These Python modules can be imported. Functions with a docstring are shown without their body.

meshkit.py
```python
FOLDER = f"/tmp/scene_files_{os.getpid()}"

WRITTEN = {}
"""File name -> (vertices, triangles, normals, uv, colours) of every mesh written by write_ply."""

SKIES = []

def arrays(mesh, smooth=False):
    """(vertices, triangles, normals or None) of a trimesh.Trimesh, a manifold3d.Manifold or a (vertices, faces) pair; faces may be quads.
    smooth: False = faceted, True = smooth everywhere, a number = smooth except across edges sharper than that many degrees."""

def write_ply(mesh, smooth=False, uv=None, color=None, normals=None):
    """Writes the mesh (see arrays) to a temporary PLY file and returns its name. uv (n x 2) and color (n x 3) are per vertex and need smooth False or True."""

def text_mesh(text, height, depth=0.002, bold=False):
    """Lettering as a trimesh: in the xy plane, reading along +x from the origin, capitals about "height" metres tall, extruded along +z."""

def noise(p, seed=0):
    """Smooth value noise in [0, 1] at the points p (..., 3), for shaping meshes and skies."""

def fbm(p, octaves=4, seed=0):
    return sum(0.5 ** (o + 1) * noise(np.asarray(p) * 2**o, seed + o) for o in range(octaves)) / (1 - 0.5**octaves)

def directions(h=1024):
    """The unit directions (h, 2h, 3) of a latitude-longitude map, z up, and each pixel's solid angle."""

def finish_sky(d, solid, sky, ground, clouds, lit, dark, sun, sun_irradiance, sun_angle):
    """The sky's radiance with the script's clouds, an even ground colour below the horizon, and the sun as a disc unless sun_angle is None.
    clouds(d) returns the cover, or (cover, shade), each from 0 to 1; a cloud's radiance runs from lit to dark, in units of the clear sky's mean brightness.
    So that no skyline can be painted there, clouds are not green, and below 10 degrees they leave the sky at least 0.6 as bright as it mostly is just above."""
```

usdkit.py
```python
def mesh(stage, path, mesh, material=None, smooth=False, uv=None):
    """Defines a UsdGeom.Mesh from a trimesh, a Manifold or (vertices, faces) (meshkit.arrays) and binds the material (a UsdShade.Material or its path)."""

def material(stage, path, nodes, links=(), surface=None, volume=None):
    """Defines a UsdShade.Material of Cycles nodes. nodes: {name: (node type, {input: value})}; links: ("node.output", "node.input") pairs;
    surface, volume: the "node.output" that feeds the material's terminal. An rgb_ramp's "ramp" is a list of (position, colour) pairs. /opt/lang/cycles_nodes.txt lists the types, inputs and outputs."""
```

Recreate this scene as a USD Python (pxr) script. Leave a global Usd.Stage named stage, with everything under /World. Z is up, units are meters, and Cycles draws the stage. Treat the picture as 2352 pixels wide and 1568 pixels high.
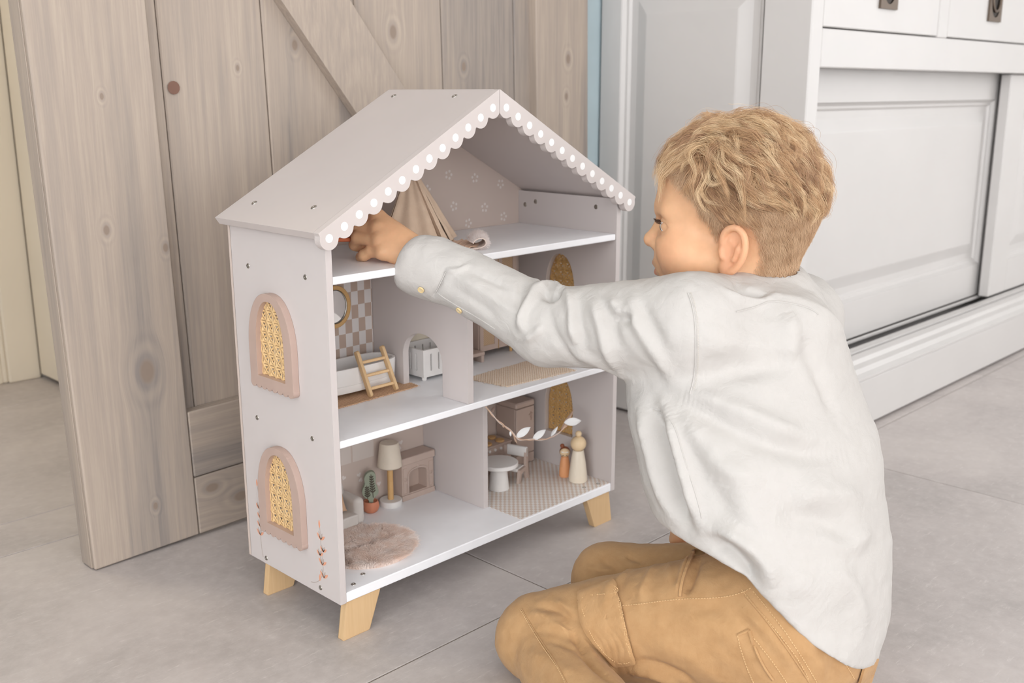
import math, random
import numpy as np, trimesh, usdkit, meshkit
import shapely
from shapely.geometry import Polygon, Point, LineString, box as sbox
from shapely.ops import unary_union
from scipy.spatial import cKDTree
from pxr import Usd, UsdGeom, UsdLux, UsdShade, Gf, Sdf, Vt

random.seed(7)
RNG = np.random.default_rng(7)
stage = Usd.Stage.CreateInMemory()
UsdGeom.SetStageUpAxis(stage, 'Z')
UsdGeom.SetStageMetersPerUnit(stage, 1.0)
UsdGeom.Xform.Define(stage, '/World')
UsdGeom.Scope.Define(stage, '/World/Looks')

# ------------------------------------------------------------------ camera
EYE = np.array([-0.76329, -1.08789, 0.75068])
FWD = np.array([0.69198, 0.68255, -0.23514])
_r = np.array([0.70223, -0.71195, 0.0]); _u = np.cross(_r, FWD)
ROLL = -0.00205
RIGHT = _r * math.cos(ROLL) + _u * math.sin(ROLL)
UP = -_r * math.sin(ROLL) + _u * math.cos(ROLL)
cam = UsdGeom.Camera.Define(stage, '/World/camera')
cam.AddTransformOp().Set(Gf.Matrix4d(*RIGHT, 0, *UP, 0, *(-FWD), 0, *EYE, 1))
cam.CreateHorizontalApertureAttr(36.0); cam.CreateVerticalApertureAttr(24.0)
cam.CreateFocalLengthAttr(36.287)
cam.CreateFStopAttr(6.3); cam.CreateFocusDistanceAttr(1.36)
cam.CreateClippingRangeAttr(Gf.Vec2f(0.05, 60))
cam.CreateExposureAttr(-0.53)

# ------------------------------------------------------------------ light
def srgb(c):
    c = np.asarray(c, float) / 255.0
    return np.where(c <= 0.04045, c / 12.92, ((c + 0.055) / 1.055) ** 2.4)
dome = UsdLux.DomeLight.Define(stage, '/World/sky')
dome.CreateIntensityAttr(1.0)
dome.CreateColorAttr(Gf.Vec3f(0.97, 0.985, 1.0))
def daylight(name, pos, target, w, h, power, col):
    L = UsdLux.RectLight.Define(stage, '/World/' + name)
    L.CreateWidthAttr(w); L.CreateHeightAttr(h); L.CreateIntensityAttr(power)
    L.CreateColorAttr(Gf.Vec3f(*col))
    z = np.array(pos, float) - np.array(target, float); z /= np.linalg.norm(z)
    x = np.cross([0, 0, 1.0], z); x /= np.linalg.norm(x); y = np.cross(z, x)
    L.AddTransformOp().Set(Gf.Matrix4d(*x, 0, *y, 0, *z, 0, *pos, 1))
# unseen daylight from behind, left and right, placed to light the camera-facing sides
daylight('garden_door_daylight', (-1.4, -4.92, 1.22), (-1.4, 0.0, 1.22), 4.6, 2.3, 3.0, (0.985, 0.985, 0.985))
daylight('left_window_daylight', (-3.72, -2.4, 1.22), (0.0, -2.4, 1.22), 3.6, 2.3, 4.0, (0.97, 0.98, 1.0))
daylight('right_window_daylight', (3.32, -2.0, 1.45), (0.0, -2.0, 1.45), 2.6, 1.9, 1.0, (1.0, 0.985, 0.975))

# ------------------------------------------------------------------ prim helpers
USED = {}
def numbered(parent, name):
    k = (parent, name); n = USED.get(k, 0); USED[k] = n + 1
    return parent + '/' + (name if n == 0 else '%s_%03d' % (name, n))
LOC = {}
def tag(p, label=None, cat=None, group=None, kind=None):
    p = p.GetPrim() if hasattr(p, 'GetPrim') else p
    for k, v in (('label', label), ('category', cat), ('group', group), ('kind', kind)):
        if v: p.SetCustomDataByKey(k, v)
    return p
def thing(name, loc, label, cat, group=None, kind=None):
    path = numbered('/World', name)
    x = UsdGeom.Xform.Define(stage, path)
    x.AddTranslateOp().Set(Gf.Vec3d(*map(float, loc)))
    LOC[path] = np.array(loc, float)
    tag(x, label, cat, group, kind)
    return path
def shift(m, d):
    if isinstance(m, tuple): return (np.asarray(m[0], float) + d,) + tuple(m[1:])
    m = m.copy(); m.apply_translation(d); return m
def obj(name, m, mat, parent='/World', smooth=False, label=None, kind=None, color=None, vnorm=None):
    path = numbered(parent, name)
    loc = LOC.get(parent, np.zeros(3)); LOC[path] = loc
    if isinstance(m, list): m = cat(m)
    if np.any(loc): m = shift(m, -loc)
    pr = usdkit.mesh(stage, path, m, M[mat], smooth=smooth)
    if color is not None:
        UsdGeom.PrimvarsAPI(pr).CreatePrimvar('tint', Sdf.ValueTypeNames.Color3fArray, 'vertex').Set(Vt.Vec3fArray.FromNumpy(np.asarray(color, np.float32)))
    if label or kind: tag(pr, label, None, None, kind)
    return path
def curves(name, pts, widths, mat, parent, label=None, kind='stuff'):
    """pts: (n, k, 3) strands of k points, widths (k,) or (n,k)"""
    path = numbered(parent, name); loc = LOC.get(parent, np.zeros(3)); LOC[path] = loc
    pts = np.asarray(pts, float) - loc
    n, k = pts.shape[:2]
    c = UsdGeom.BasisCurves.Define(stage, path)
    c.CreateTypeAttr('linear'); c.CreateWrapAttr('nonperiodic')
    c.CreateCurveVertexCountsAttr(Vt.IntArray.FromNumpy(np.full(n, k, np.int32)))
    c.CreatePointsAttr(Vt.Vec3fArray.FromNumpy(pts.reshape(-1, 3).astype(np.float32)))
    w = np.broadcast_to(widths, (n, k)).reshape(-1)
    c.CreateWidthsAttr(Vt.FloatArray.FromNumpy(w.astype(np.float32))); c.SetWidthsInterpolation('vertex')
    UsdShade.MaterialBindingAPI.Apply(c.GetPrim()).Bind(M[mat])
    tag(c, label, None, None, kind)
    return path

# ------------------------------------------------------------------ mesh helpers
def cat(ms):
    return trimesh.util.concatenate([trimesh.Trimesh(m[0], m[1], process=False) if isinstance(m, tuple) else m for m in ms])
def box(lo, hi, b=0.0008):
    lo, hi = np.minimum(lo, hi).astype(float), np.maximum(lo, hi).astype(float)
    b = min(b, 0.45 * (hi - lo).min())
    if b <= 0: return trimesh.creation.box(bounds=[lo, hi])
    P = []
    for s in np.ndindex(2, 2, 2):
        for k in range(3):
            q = [(hi if s[i] else lo)[i] + (0 if i == k else (-b if s[i] else b)) for i in range(3)]
            P.append(q)
    return trimesh.convex.convex_hull(np.array(P))
def place(m, axes, o=(0, 0, 0)):
    """columns of axes: images of the local x, y, z"""
    T = np.eye(4); T[:3, :3] = np.array(axes, float).T; T[:3, 3] = o
    m = m.copy(); m.apply_transform(T)
    return m
AX = {'xz': ([1, 0, 0], [0, 0, 1], [0, -1, 0]), 'yz': ([0, 1, 0], [0, 0, 1], [1, 0, 0]), 'xy': ([1, 0, 0], [0, 1, 0], [0, 0, 1])}
def prism(poly, plane, d0, d1):
    """polygon in a world plane, extruded between the two coordinates of the third axis"""
    if not hasattr(poly, 'geom_type'): poly = Polygon(poly)
    ms = []
    for g in getattr(poly, 'geoms', [poly]):
        if not isinstance(g, Polygon) or g.area < 1e-10: continue
        m = trimesh.creation.extrude_polygon(shapely.geometry.polygon.orient(g), abs(d1 - d0), engine='earcut')
        ax = AX[plane]
        off = (min(d0, d1) if plane != 'xz' else -max(d0, d1))
        m.apply_translation([0, 0, off])
        ms.append(place(m, ax))
    return cat(ms)
def lathe(prof, o=(0, 0, 0), n=32, axis=None):
    prof = np.array(prof, float); k = len(prof)
    a = np.arange(n) * 2 * np.pi / n
    V = np.stack([prof[:, None, 0] * np.cos(a), prof[:, None, 0] * np.sin(a), np.broadcast_to(prof[:, None, 1], (k, n))], -1).reshape(-1, 3)
    F = []
    for i in range(k - 1):
        j = np.arange(n); j2 = (j + 1) % n
        F += [np.stack([i * n + j, i * n + j2, (i + 1) * n + j2], 1), np.stack([i * n + j, (i + 1) * n + j2, (i + 1) * n + j], 1)]
    F = np.vstack(F); c0, c1 = len(V), len(V) + 1
    V = np.vstack([V, [[0, 0, prof[0, 1]], [0, 0, prof[-1, 1]]]])
    j = np.arange(n); j2 = (j + 1) % n
    F = np.vstack([F, np.stack([j2, j, np.full(n, c0)], 1), np.stack([(k - 1) * n + j, (k - 1) * n + j2, np.full(n, c1)], 1)])
    m = trimesh.Trimesh(V, F, process=False)
    m = trimesh.Trimesh(V, F[m.area_faces > 1e-14], process=False)
    if axis is not None:
        z = np.array(axis, float); z /= np.linalg.norm(z)
        x = np.cross(z, [0.31, 0.52, 0.79]); x /= np.linalg.norm(x)
        m = place(m, (x, np.cross(z, x), z))
    m.apply_translation(o)
    return m
def tube(P, r, n=8, flat=1.0, up=None):
    """round or flattened tube along a polyline, with caps"""
    P = np.asarray(P, float); k = len(P)
    t = np.gradient(P, axis=0); t /= np.linalg.norm(t, axis=1, keepdims=True) + 1e-12
    if up is None:
        a = np.zeros_like(P); g = np.cross(t[0], [0.3, 0.5, 0.81]); g /= np.linalg.norm(g)
        for i in range(k):
            g = g - t[i] * (g @ t[i]); g /= np.linalg.norm(g) + 1e-12; a[i] = g
    else:
        a = np.cross(t, up); a /= np.linalg.norm(a, axis=1, keepdims=True) + 1e-12
    b = np.cross(t, a)
    r = np.broadcast_to(r, (k,))
    an = np.arange(n) * 2 * np.pi / n
    V = P[:, None] + r[:, None, None] * (np.cos(an)[None, :, None] * a[:, None] + flat * np.sin(an)[None, :, None] * b[:, None])
    V = V.reshape(-1, 3); F = []
    j = np.arange(n); j2 = (j + 1) % n
    for i in range(k - 1):
        F += [np.stack([i * n + j, i * n + j2, (i + 1) * n + j2], 1), np.stack([i * n + j, (i + 1) * n + j2, (i + 1) * n + j], 1)]
    V = np.vstack([V, P[:1], P[-1:]])
    F += [np.stack([j2, j, np.full(n, k * n)], 1), np.stack([(k - 1) * n + j, (k - 1) * n + j2, np.full(n, k * n + 1)], 1)]
    return trimesh.Trimesh(V, np.vstack(F), process=False)
def ball(o, r, sub=3):
    m = trimesh.creation.icosphere(sub, 1.0); m.apply_scale(r); m.apply_translation(o); return m
def spline(P, n):
    P = np.asarray(P, float)
    from scipy.interpolate import CubicSpline
    s = np.r_[0, np.cumsum(np.linalg.norm(np.diff(P, axis=0), axis=1))]
    return CubicSpline(s, P)(np.linspace(0, s[-1], n))
def grid_sheet(fn, nu, nv, thick=0.001):
    """a sheet with thickness from fn(u, v) -> (.., 3), u, v in [0, 1]"""
    u, v = np.meshgrid(np.linspace(0, 1, nu), np.linspace(0, 1, nv), indexing='ij')
    P = fn(u, v)
    N = np.cross(np.gradient(P, axis=0), np.gradient(P, axis=1)); N /= np.linalg.norm(N, axis=-1, keepdims=True) + 1e-15
    A, B = P + N * thick / 2, P - N * thick / 2
    V = np.vstack([A.reshape(-1, 3), B.reshape(-1, 3)]); n = nu * nv
    idx = np.arange(n).reshape(nu, nv)
    q = np.stack([idx[:-1, :-1], idx[1:, :-1], idx[1:, 1:], idx[:-1, 1:]], -1).reshape(-1, 4)
    F = [q, q[:, ::-1] + n]
    ring = np.r_[idx[:, 0], idx[-1, 1:], idx[-2::-1, -1], idx[0, -2:0:-1]]
    r2 = np.roll(ring, -1)
    F.append(np.stack([r2, ring, ring + n, r2 + n], 1))
    F = np.vstack(F)
    return trimesh.Trimesh(V, np.vstack([F[:, [0, 1, 2]], F[:, [0, 2, 3]]]), process=False)
def arch(cy, z0, w, h, k=1.0, n=24):
    """a window outline: straight foot, pointed-round head; (y, z)"""
    a = np.linspace(0, np.pi, 2 * n + 1)
    zs = z0 + h * 0.42
    return Polygon([(cy - w / 2, z0), (cy + w / 2, z0)] + [(cy + w / 2 * np.sign(np.cos(x)) * abs(np.cos(x)) ** k, zs + (z0 + h - zs) * np.sin(x)) for x in a])

# ------------------------------------------------------------------ SDF surfaces
def surf(f, lo, hi, h, newton=2):
    lo, hi = np.asarray(lo, float), np.asarray(hi, float)
    nc = np.ceil((hi - lo) / (4 * h)).astype(int) + 1
    H = 4 * h
    g = np.stack(np.meshgrid(*[lo[i] + H * (np.arange(nc[i]) + 0.5) for i in range(3)], indexing='ij'), -1)
    c = f(g.reshape(-1, 3)).reshape(nc)
    act = np.argwhere(np.abs(c) < H * 1.6)
    V = np.repeat(np.repeat(np.repeat(c.astype(np.float32), 4, 0), 4, 1), 4, 2)
    o = np.stack(np.meshgrid(*[np.arange(4)] * 3, indexing='ij'), -1).reshape(-1, 3)
    for s in range(0, len(act), 6000):
        ii = (act[s:s + 6000, None] * 4 + o[None]).reshape(-1, 3)
        V[ii[:, 0], ii[:, 1], ii[:, 2]] = f(lo + h * (ii + 0.5))
    B = V < 0
    m = np.zeros(np.array(B.shape) - 1, np.int8)
    for s in np.ndindex(2, 2, 2):
        m += B[s[0]:B.shape[0] - 1 + s[0], s[1]:B.shape[1] - 1 + s[1], s[2]:B.shape[2] - 1 + s[2]]
    cells = np.argwhere((m > 0) & (m < 8))
    cid = np.full(m.shape, -1, np.int32); cid[tuple(cells.T)] = np.arange(len(cells))
    corner = np.array(list(np.ndindex(2, 2, 2)))
    val = np.stack([V[tuple((cells + s).T)] for s in corner], 1)
    acc = np.zeros((len(cells), 3)); cnt = np.zeros(len(cells))
    for a in range(8):
        for b in range(a + 1, 8):
            if np.abs(corner[a] - corner[b]).sum() != 1: continue
            x = (val[:, a] < 0) != (val[:, b] < 0)
            t = val[x, a] / (val[x, a] - val[x, b])
            acc[x] += corner[a] + t[:, None] * (corner[b] - corner[a]); cnt[x] += 1
    P = lo + h * (cells + acc / cnt[:, None] + 0.5)
    F = []
    for ax in range(3):
        u, v = (ax + 1) % 3, (ax + 2) % 3
        sl0 = [slice(None)] * 3; sl1 = [slice(None)] * 3
        sl0[ax] = slice(0, -1); sl1[ax] = slice(1, None)
        x = B[tuple(sl0)] != B[tuple(sl1)]
        e = np.argwhere(x)
        e = e[(e[:, u] > 0) & (e[:, v] > 0) & (e[:, u] < B.shape[u] - 1) & (e[:, v] < B.shape[v] - 1)]
        du, dv = np.eye(3, dtype=int)[u], np.eye(3, dtype=int)[v]
        q = np.stack([cid[tuple((e - du - dv).T)], cid[tuple((e - dv).T)], cid[tuple(e.T)], cid[tuple((e - du).T)]], 1)
        flip = ~B[tuple(e.T)]
        q[flip] = q[flip][:, ::-1]
        F.append(q)
    F = np.vstack(F)
    for _ in range(newton):
        d = f(P); G = np.stack([f(P + np.eye(3)[k] * h * 0.5) - f(P - np.eye(3)[k] * h * 0.5) for k in range(3)], 1) / h
        st = d[:, None] * G / np.maximum((G ** 2).sum(1, keepdims=True), 0.05)
        P = P - np.clip(st, -h * 0.5, h * 0.5)
    m = trimesh.Trimesh(P, np.vstack([F[:, [0, 1, 2]], F[:, [0, 2, 3]]]), process=False)
    return m
def sm(a, b, k):
    h = np.clip(0.5 + 0.5 * (b - a) / k, 0, 1)
    return b + (a - b) * h - k * h * (1 - h)
def rc(p, a, b, r1, r2):
    a, b = np.asarray(a, float), np.asarray(b, float)
    ab = b - a; t = np.clip((p - a) @ ab / (ab @ ab), 0, 1)
    return np.linalg.norm(p - a - t[:, None] * ab, axis=1) - (r1 + (r2 - r1) * t)
def sp(p, c, r): return np.linalg.norm(p - np.asarray(c), axis=1) - r
def el(p, c, r, Rm=None):
    q = p - np.asarray(c)
    if Rm is not None: q = q @ Rm
    r = np.asarray(r, float)
    k0 = np.linalg.norm(q / r, axis=1); k1 = np.linalg.norm(q / (r * r), axis=1)
    return k0 * (k0 - 1) / np.maximum(k1, 1e-9)
def sstep(x, a, b):
    t = np.clip((x - a) / (b - a), 0, 1); return t * t * (3 - 2 * t)
def vnormals(m):
    return meshkit.arrays(m, True)[2]

# ------------------------------------------------------------------ materials
M = {}
def mat(name, nodes, links, surface='p.BSDF'):
    M[name] = usdkit.material(stage, '/World/Looks/' + name, nodes, links, surface=surface)
def C3(c): return tuple(float(x) for x in srgb(c))
def paint(name, c, rough=0.45, var=0.015, bev=0.0009, scale=30, bump=0.02, spec=0.4):
    c = np.array(c, float)
    n = {"tc": ("geometry", {}), "n": ("noise_texture", {"scale": scale, "detail": 4.0}),
         "r": ("rgb_ramp", {"ramp": [(0.3, C3(c * (1 - var))), (0.7, C3(np.minimum(255, c * (1 + var))))]}),
         "nb": ("noise_texture", {"scale": 900.0, "detail": 2.0}),
         "bv": ("bevel", {"radius": bev, "samples": 4}),
         "b": ("bump", {"strength": bump, "distance": 0.001}),
         "p": ("principled_bsdf", {"roughness": rough, "specular_ior_level": spec})}
    l = [("tc.position", "n.vector"), ("tc.position", "nb.vector"), ("n.fac", "r.fac"), ("r.color", "p.base_color"), ("nb.fac", "b.height"), ("b.normal", "p.normal")]
    if bev > 0: l.append(("bv.bevel", "b.normal"))
    mat(name, n, l)
def cloth(name, c, c2=None, scale=900.0, bump=0.25, sheen=0.15, rough=0.85, crease=0.0, var=0.03, dist=0.0006):
    c = np.array(c, float); c2 = c * (1 - var) if c2 is None else np.array(c2, float)
    n = {"tc": ("geometry", {}), "m1": ("mapping", {"scale": (1, 1, 0.2)}), "m2": ("mapping", {"scale": (0.25, 0.25, 1.6)}),
         "n1": ("noise_texture", {"scale": scale, "detail": 2.0}), "n2": ("noise_texture", {"scale": scale, "detail": 2.0}),
         "x": ("math", {"math_type": "add"}), "n3": ("noise_texture", {"scale": 60.0, "detail": 5.0, "roughness": 0.6}),
         "r": ("rgb_ramp", {"ramp": [(0.3, C3(c2)), (0.7, C3(c))]}), "b": ("bump", {"strength": bump, "distance": dist}),
         "p": ("principled_bsdf", {"roughness": rough, "specular_ior_level": 0.2, "sheen_weight": sheen, "sheen_roughness": 0.5})}
    l = [("tc.position", "m1.vector"), ("tc.position", "m2.vector"), ("m1.vector", "n1.vector"), ("m2.vector", "n2.vector"), ("n1.fac", "x.value1"), ("n2.fac", "x.value2"),
         ("x.value", "b.height"), ("tc.position", "n3.vector"), ("n3.fac", "r.fac"), ("r.color", "p.base_color"), ("b.normal", "p.normal")]
    if crease > 0:                                          # fine crumple of worn cloth
        n |= {"nc": ("noise_texture", {"scale": 48.0, "detail": 5.0, "roughness": 0.55, "distortion": 1.2}), "bc": ("bump", {"strength": crease, "distance": 0.006})}
        l += [("tc.position", "nc.vector"), ("nc.fac", "bc.height"), ("bc.normal", "b.normal")]
    mat(name, n, l)
def wood(name, stops, axis=2, scale=9.0, stretch=0.06, rough=0.6, bump=0.12, ring=1.0, fine=16, knots=(), knotcol=(138, 122, 110)):
    """grain along an axis (0, 1, 2): broad tone patches and fine lines; knots: (x, y, z, radius), which the grain flows around"""
    s = [1.0, 1.0, 1.0]; s[axis] = stretch
    s2 = [1.0, 1.0, 1.0]; s2[axis] = stretch * 0.35
    n = {"tc": ("geometry", {}), "oi": ("object_info", {}), "cx": ("combine_xyz", {}), "off": ("math", {"math_type": "multiply", "value2": 7.3}), "ad": ("mix", {"mix_type": "add", "fac": 1.0}),
         "m": ("mapping", {"scale": tuple(s)}), "m2": ("mapping", {"scale": tuple(s2)}),
         "n1": ("noise_texture", {"scale": scale, "detail": 5.0, "roughness": 0.55, "distortion": 0.6}),
         "n2": ("noise_texture", {"scale": scale * fine, "detail": 5.0, "roughness": 0.65}),
         "w": ("math", {"math_type": "multiply", "value2": 11.0 * ring}), "fr": ("math", {"math_type": "sine"}),
         "a1": ("math", {"math_type": "multiply", "value2": 0.055}), "a2": ("math", {"math_type": "multiply", "value2": 0.42}), "s1": ("math", {"math_type": "add"}), "s2": ("math", {"math_type": "add"}),
         "a3": ("math", {"math_type": "multiply", "value2": 0.54}),
         "r": ("rgb_ramp", {"ramp": [(p, C3(c)) for p, c in stops]}), "b": ("bump", {"strength": bump, "distance": 0.0015}),
         "bv": ("bevel", {"radius": 0.002, "samples": 4}),
         "p": ("principled_bsdf", {"roughness": rough, "specular_ior_level": 0.3})}
    l = [("oi.random", "off.value1"), ("off.value", "cx.x"), ("off.value", "cx.y"), ("off.value", "cx.z"), ("cx.vector", "ad.color2"),
         ("ad.color", "m.vector"), ("ad.color", "m2.vector"), ("m.vector", "n1.vector"), ("m2.vector", "n2.vector"),
         ("n1.fac", "w.value1"), ("w.value", "fr.value1"), ("fr.value", "a1.value1"), ("n2.fac", "a2.value1"), ("n1.fac", "a3.value1"),
         ("a1.value", "s1.value1"), ("a2.value", "s1.value2"), ("s1.value", "s2.value1"), ("a3.value", "s2.value2"),
         ("s2.value", "b.height"), ("bv.bevel", "b.normal"), ("b.normal", "p.normal")]
    pos, col, grain = "tc.position", "r.color", "s2.value"
    for i, (x, y, z, r) in enumerate(knots):
        k = "k%d" % i
        sc = [1.0, 0.0, 1.0]; sc[axis] = 0.62
        n |= {k + "s": ("vector_math", {"math_type": "subtract", "vector2": (x, y, z)}), k + "m": ("vector_math", {"math_type": "multiply", "vector2": tuple(sc)}), k + "l": ("vector_math", {"math_type": "length"}),
              k + "f": ("map_range", {"range_type": "smoothstep", "from_min": r * .4, "from_max": r * 3.6, "to_min": 1.0, "to_max": 0.0}),
              k + "v": ("vector_math", {"math_type": "scale"}), k + "g": ("math", {"math_type": "multiply", "value2": -0.85}), k + "a": ("vector_math", {"math_type": "add"}),
              k + "w": ("math", {"math_type": "multiply", "value2": 4.6 / r}), k + "n": ("math", {"math_type": "sine"}), k + "x": ("math", {"math_type": "multiply"}), k + "y": ("math", {"math_type": "multiply_add", "value2": 0.075}),
              k + "c": ("map_range", {"range_type": "smoothstep", "from_min": r * .55, "from_max": r * 1.02, "to_min": 0.85, "to_max": 0.0}),
              k + "h": ("mix", {"color2": C3(knotcol)})}
        sv = [1.0, 0.0, 1.0]; sv[axis] = 0.0
        n[k + "z"] = ("vector_math", {"math_type": "multiply", "vector2": tuple(sv)})
        l += [("tc.position", k + "s.vector1"), (k + "s.vector", k + "m.vector1"), (k + "m.vector", k + "l.vector1"), (k + "l.value", k + "f.value"), (k + "f.result", k + "g.value1"),
              (k + "s.vector", k + "z.vector1"), (k + "z.vector", k + "v.vector1"), (k + "g.value", k + "v.scale"), (pos, k + "a.vector1"), (k + "v.vector", k + "a.vector2"),
              (k + "l.value", k + "w.value1"), (k + "w.value", k + "n.value1"), (k + "n.value", k + "x.value1"), (k + "f.result", k + "x.value2"), (k + "x.value", k + "y.value1"), (grain, k + "y.value3"),
              (k + "l.value", k + "c.value"), (k + "c.result", k + "h.fac"), (col, k + "h.color1")]
        pos, grain, col = k + "a.vector", k + "y.value", k + "h.color"
    l += [(pos, "ad.color1"), (grain, "r.fac"), (col, "p.base_color")]
    mat(name, n, l)
def metal(name, c, rough=0.35):
    mat(name, {"p": ("principled_bsdf", {"base_color": C3(c), "metallic": 1.0, "roughness": rough})}, [])
def plain(name, c, rough=0.6, spec=0.3):
    mat(name, {"p": ("principled_bsdf", {"base_color": C3(c), "roughness": rough, "specular_ior_level": spec})}, [])

TAUPE = (203, 195, 193)
paint('taupe_paint', TAUPE, 0.42, var=0.008, scale=8)
paint('taupe_back', (206, 190, 181), 0.55, var=0.01, scale=8)
paint('white_lacquer', (245, 245, 248), 0.38, var=0.008)
paint('mauve_paint', (184, 160, 149), 0.45)
paint('mauve_toy', (196, 176, 165), 0.5, bev=0.0006)
paint('white_toy', (234, 231, 229), 0.4, var=0.01, bev=0.0007)
paint('grey_toy', (208, 201, 196), 0.5, var=0.02)
paint('cream_toy', (224, 212, 196), 0.55, var=0.02)
paint('sideboard_white', (206, 203, 201), 0.36, var=0.008, bev=0.002, scale=4)
paint('door_white', (233, 222, 204), 0.4, var=0.01, bev=0.003, scale=4)
paint('wall_white', (244, 242, 239), 0.8, var=0.015, bev=0, scale=6)
paint('ceiling_white', (247, 246, 244), 0.85, var=0.01, bev=0, scale=6)
paint('wall_blue', (180, 197, 203), 0.8, var=0.02, bev=0, scale=6)
paint('terracotta', (204, 132, 102), 0.55, var=0.03)
paint('leaf_green', (150, 158, 140), 0.55, var=0.04)
paint('leaf_dark', (78, 72, 60), 0.6, var=0.05)
paint('orange_toy', (230, 164, 116), 0.4, var=0.02)
paint('skin_toy', (230, 204, 166), 0.45, var=0.02)
paint('brown_toy', (140, 80, 55), 0.4, var=0.04)
paint('rust_toy', (176, 92, 58), 0.5, var=0.04)
plain('print_white', (240, 240, 240)); plain('print_pale', (226, 218, 214)); plain('print_cream', (216, 206, 200))
plain('print_peach', (220, 158, 130)); plain('print_grey', (178, 166, 160)); plain('dark_gap', (60, 54, 50))
plain('dark_foam', (40, 36, 34), 0.9)  # near-black foam of the pads under the plinth
metal('screw_metal', (170, 166, 160), 0.35); metal('bronze', (112, 100, 90), 0.5)
mat('mirror_glass', {"p": ("principled_bsdf", {"base_color": (0.9, 0.9, 0.9), "metallic": 1.0, "roughness": 0.04})}, [])
wood('birch', [(0.25, (204, 168, 124)), (0.6, (220, 188, 146)), (0.9, (226, 198, 160))], axis=2, scale=14, bump=0.04, ring=0.6, rough=0.5)
wood('beech', [(0.25, (216, 178, 132)), (0.6, (232, 198, 154)), (0.9, (238, 210, 172))], axis=2, scale=40, bump=0.04, ring=0.5, rough=0.5)
wood('oak_ring', [(0.25, (204, 160, 106)), (0.7, (222, 182, 128))], axis=0, scale=60, bump=0.05, ring=0.5, rough=0.45)
GREYW = [(0.26, (134, 127, 124)), (0.40, (158, 147, 138)), (0.52, (172, 158, 146)), (0.63, (184, 170, 156)), (0.78, (166, 156, 149))]
TILT = math.radians(1.25)
def hung(x, z):                                            # where a spot of the barn door comes to hang
    return (0.4 + (x - .4) * math.cos(TILT) + z * math.sin(TILT), .467, -(x - .4) * math.sin(TILT) + z * math.cos(TILT))
KN = []
for kx, kz, kr in ((-.029, .311, .0155), (-.074, .545, .0060), (.020, .508, .0055), (-.035, .080, .0050), (-.062, .745, .0040), (.30, .83, .007), (.52, .86, .010), (.70, .80, .007), (.99, .82, .008), (.985, .74, .006), (.185, .79, .004)):
    KN.append((kx, .467, kz, kr))
wood('barn_upright', GREYW, axis=2, scale=4.0, stretch=0.09, knots=KN, bump=0.25, ring=2.6, fine=42)
wood('barn_across', [(p, tuple(np.array(c) * 0.97)) for p, c in GREYW], axis=0, scale=4.0, stretch=0.09, knots=[(.070, .467, .083, .0095), (.125, .467, .052, .011), (.3, .467, .17, .012)], bump=0.25, ring=2.6, fine=42)
cloth('linen_white', (195, 191, 187), var=0.015, scale=700, bump=0.16, sheen=0.0, crease=0.22)
cloth('canvas_tan', (188, 150, 108), (179, 140, 98), scale=1100, bump=0.22, sheen=0.1, crease=0.15)
cloth('thread_tan', (224, 188, 140), scale=2000, bump=0.1)
cloth('thread_white', (214, 208, 198), scale=2000, bump=0.1)
cloth('tent_cloth', (214, 190, 168), (205, 180, 158), scale=1200, bump=0.2)
cloth('cream_cloth', (232, 222, 204), scale=1200, bump=0.2)
cloth('peach_cloth', (222, 186, 160), scale=1500, bump=0.2)
cloth('pink_cloth', (224, 206, 196), scale=1500, bump=0.3)
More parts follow.
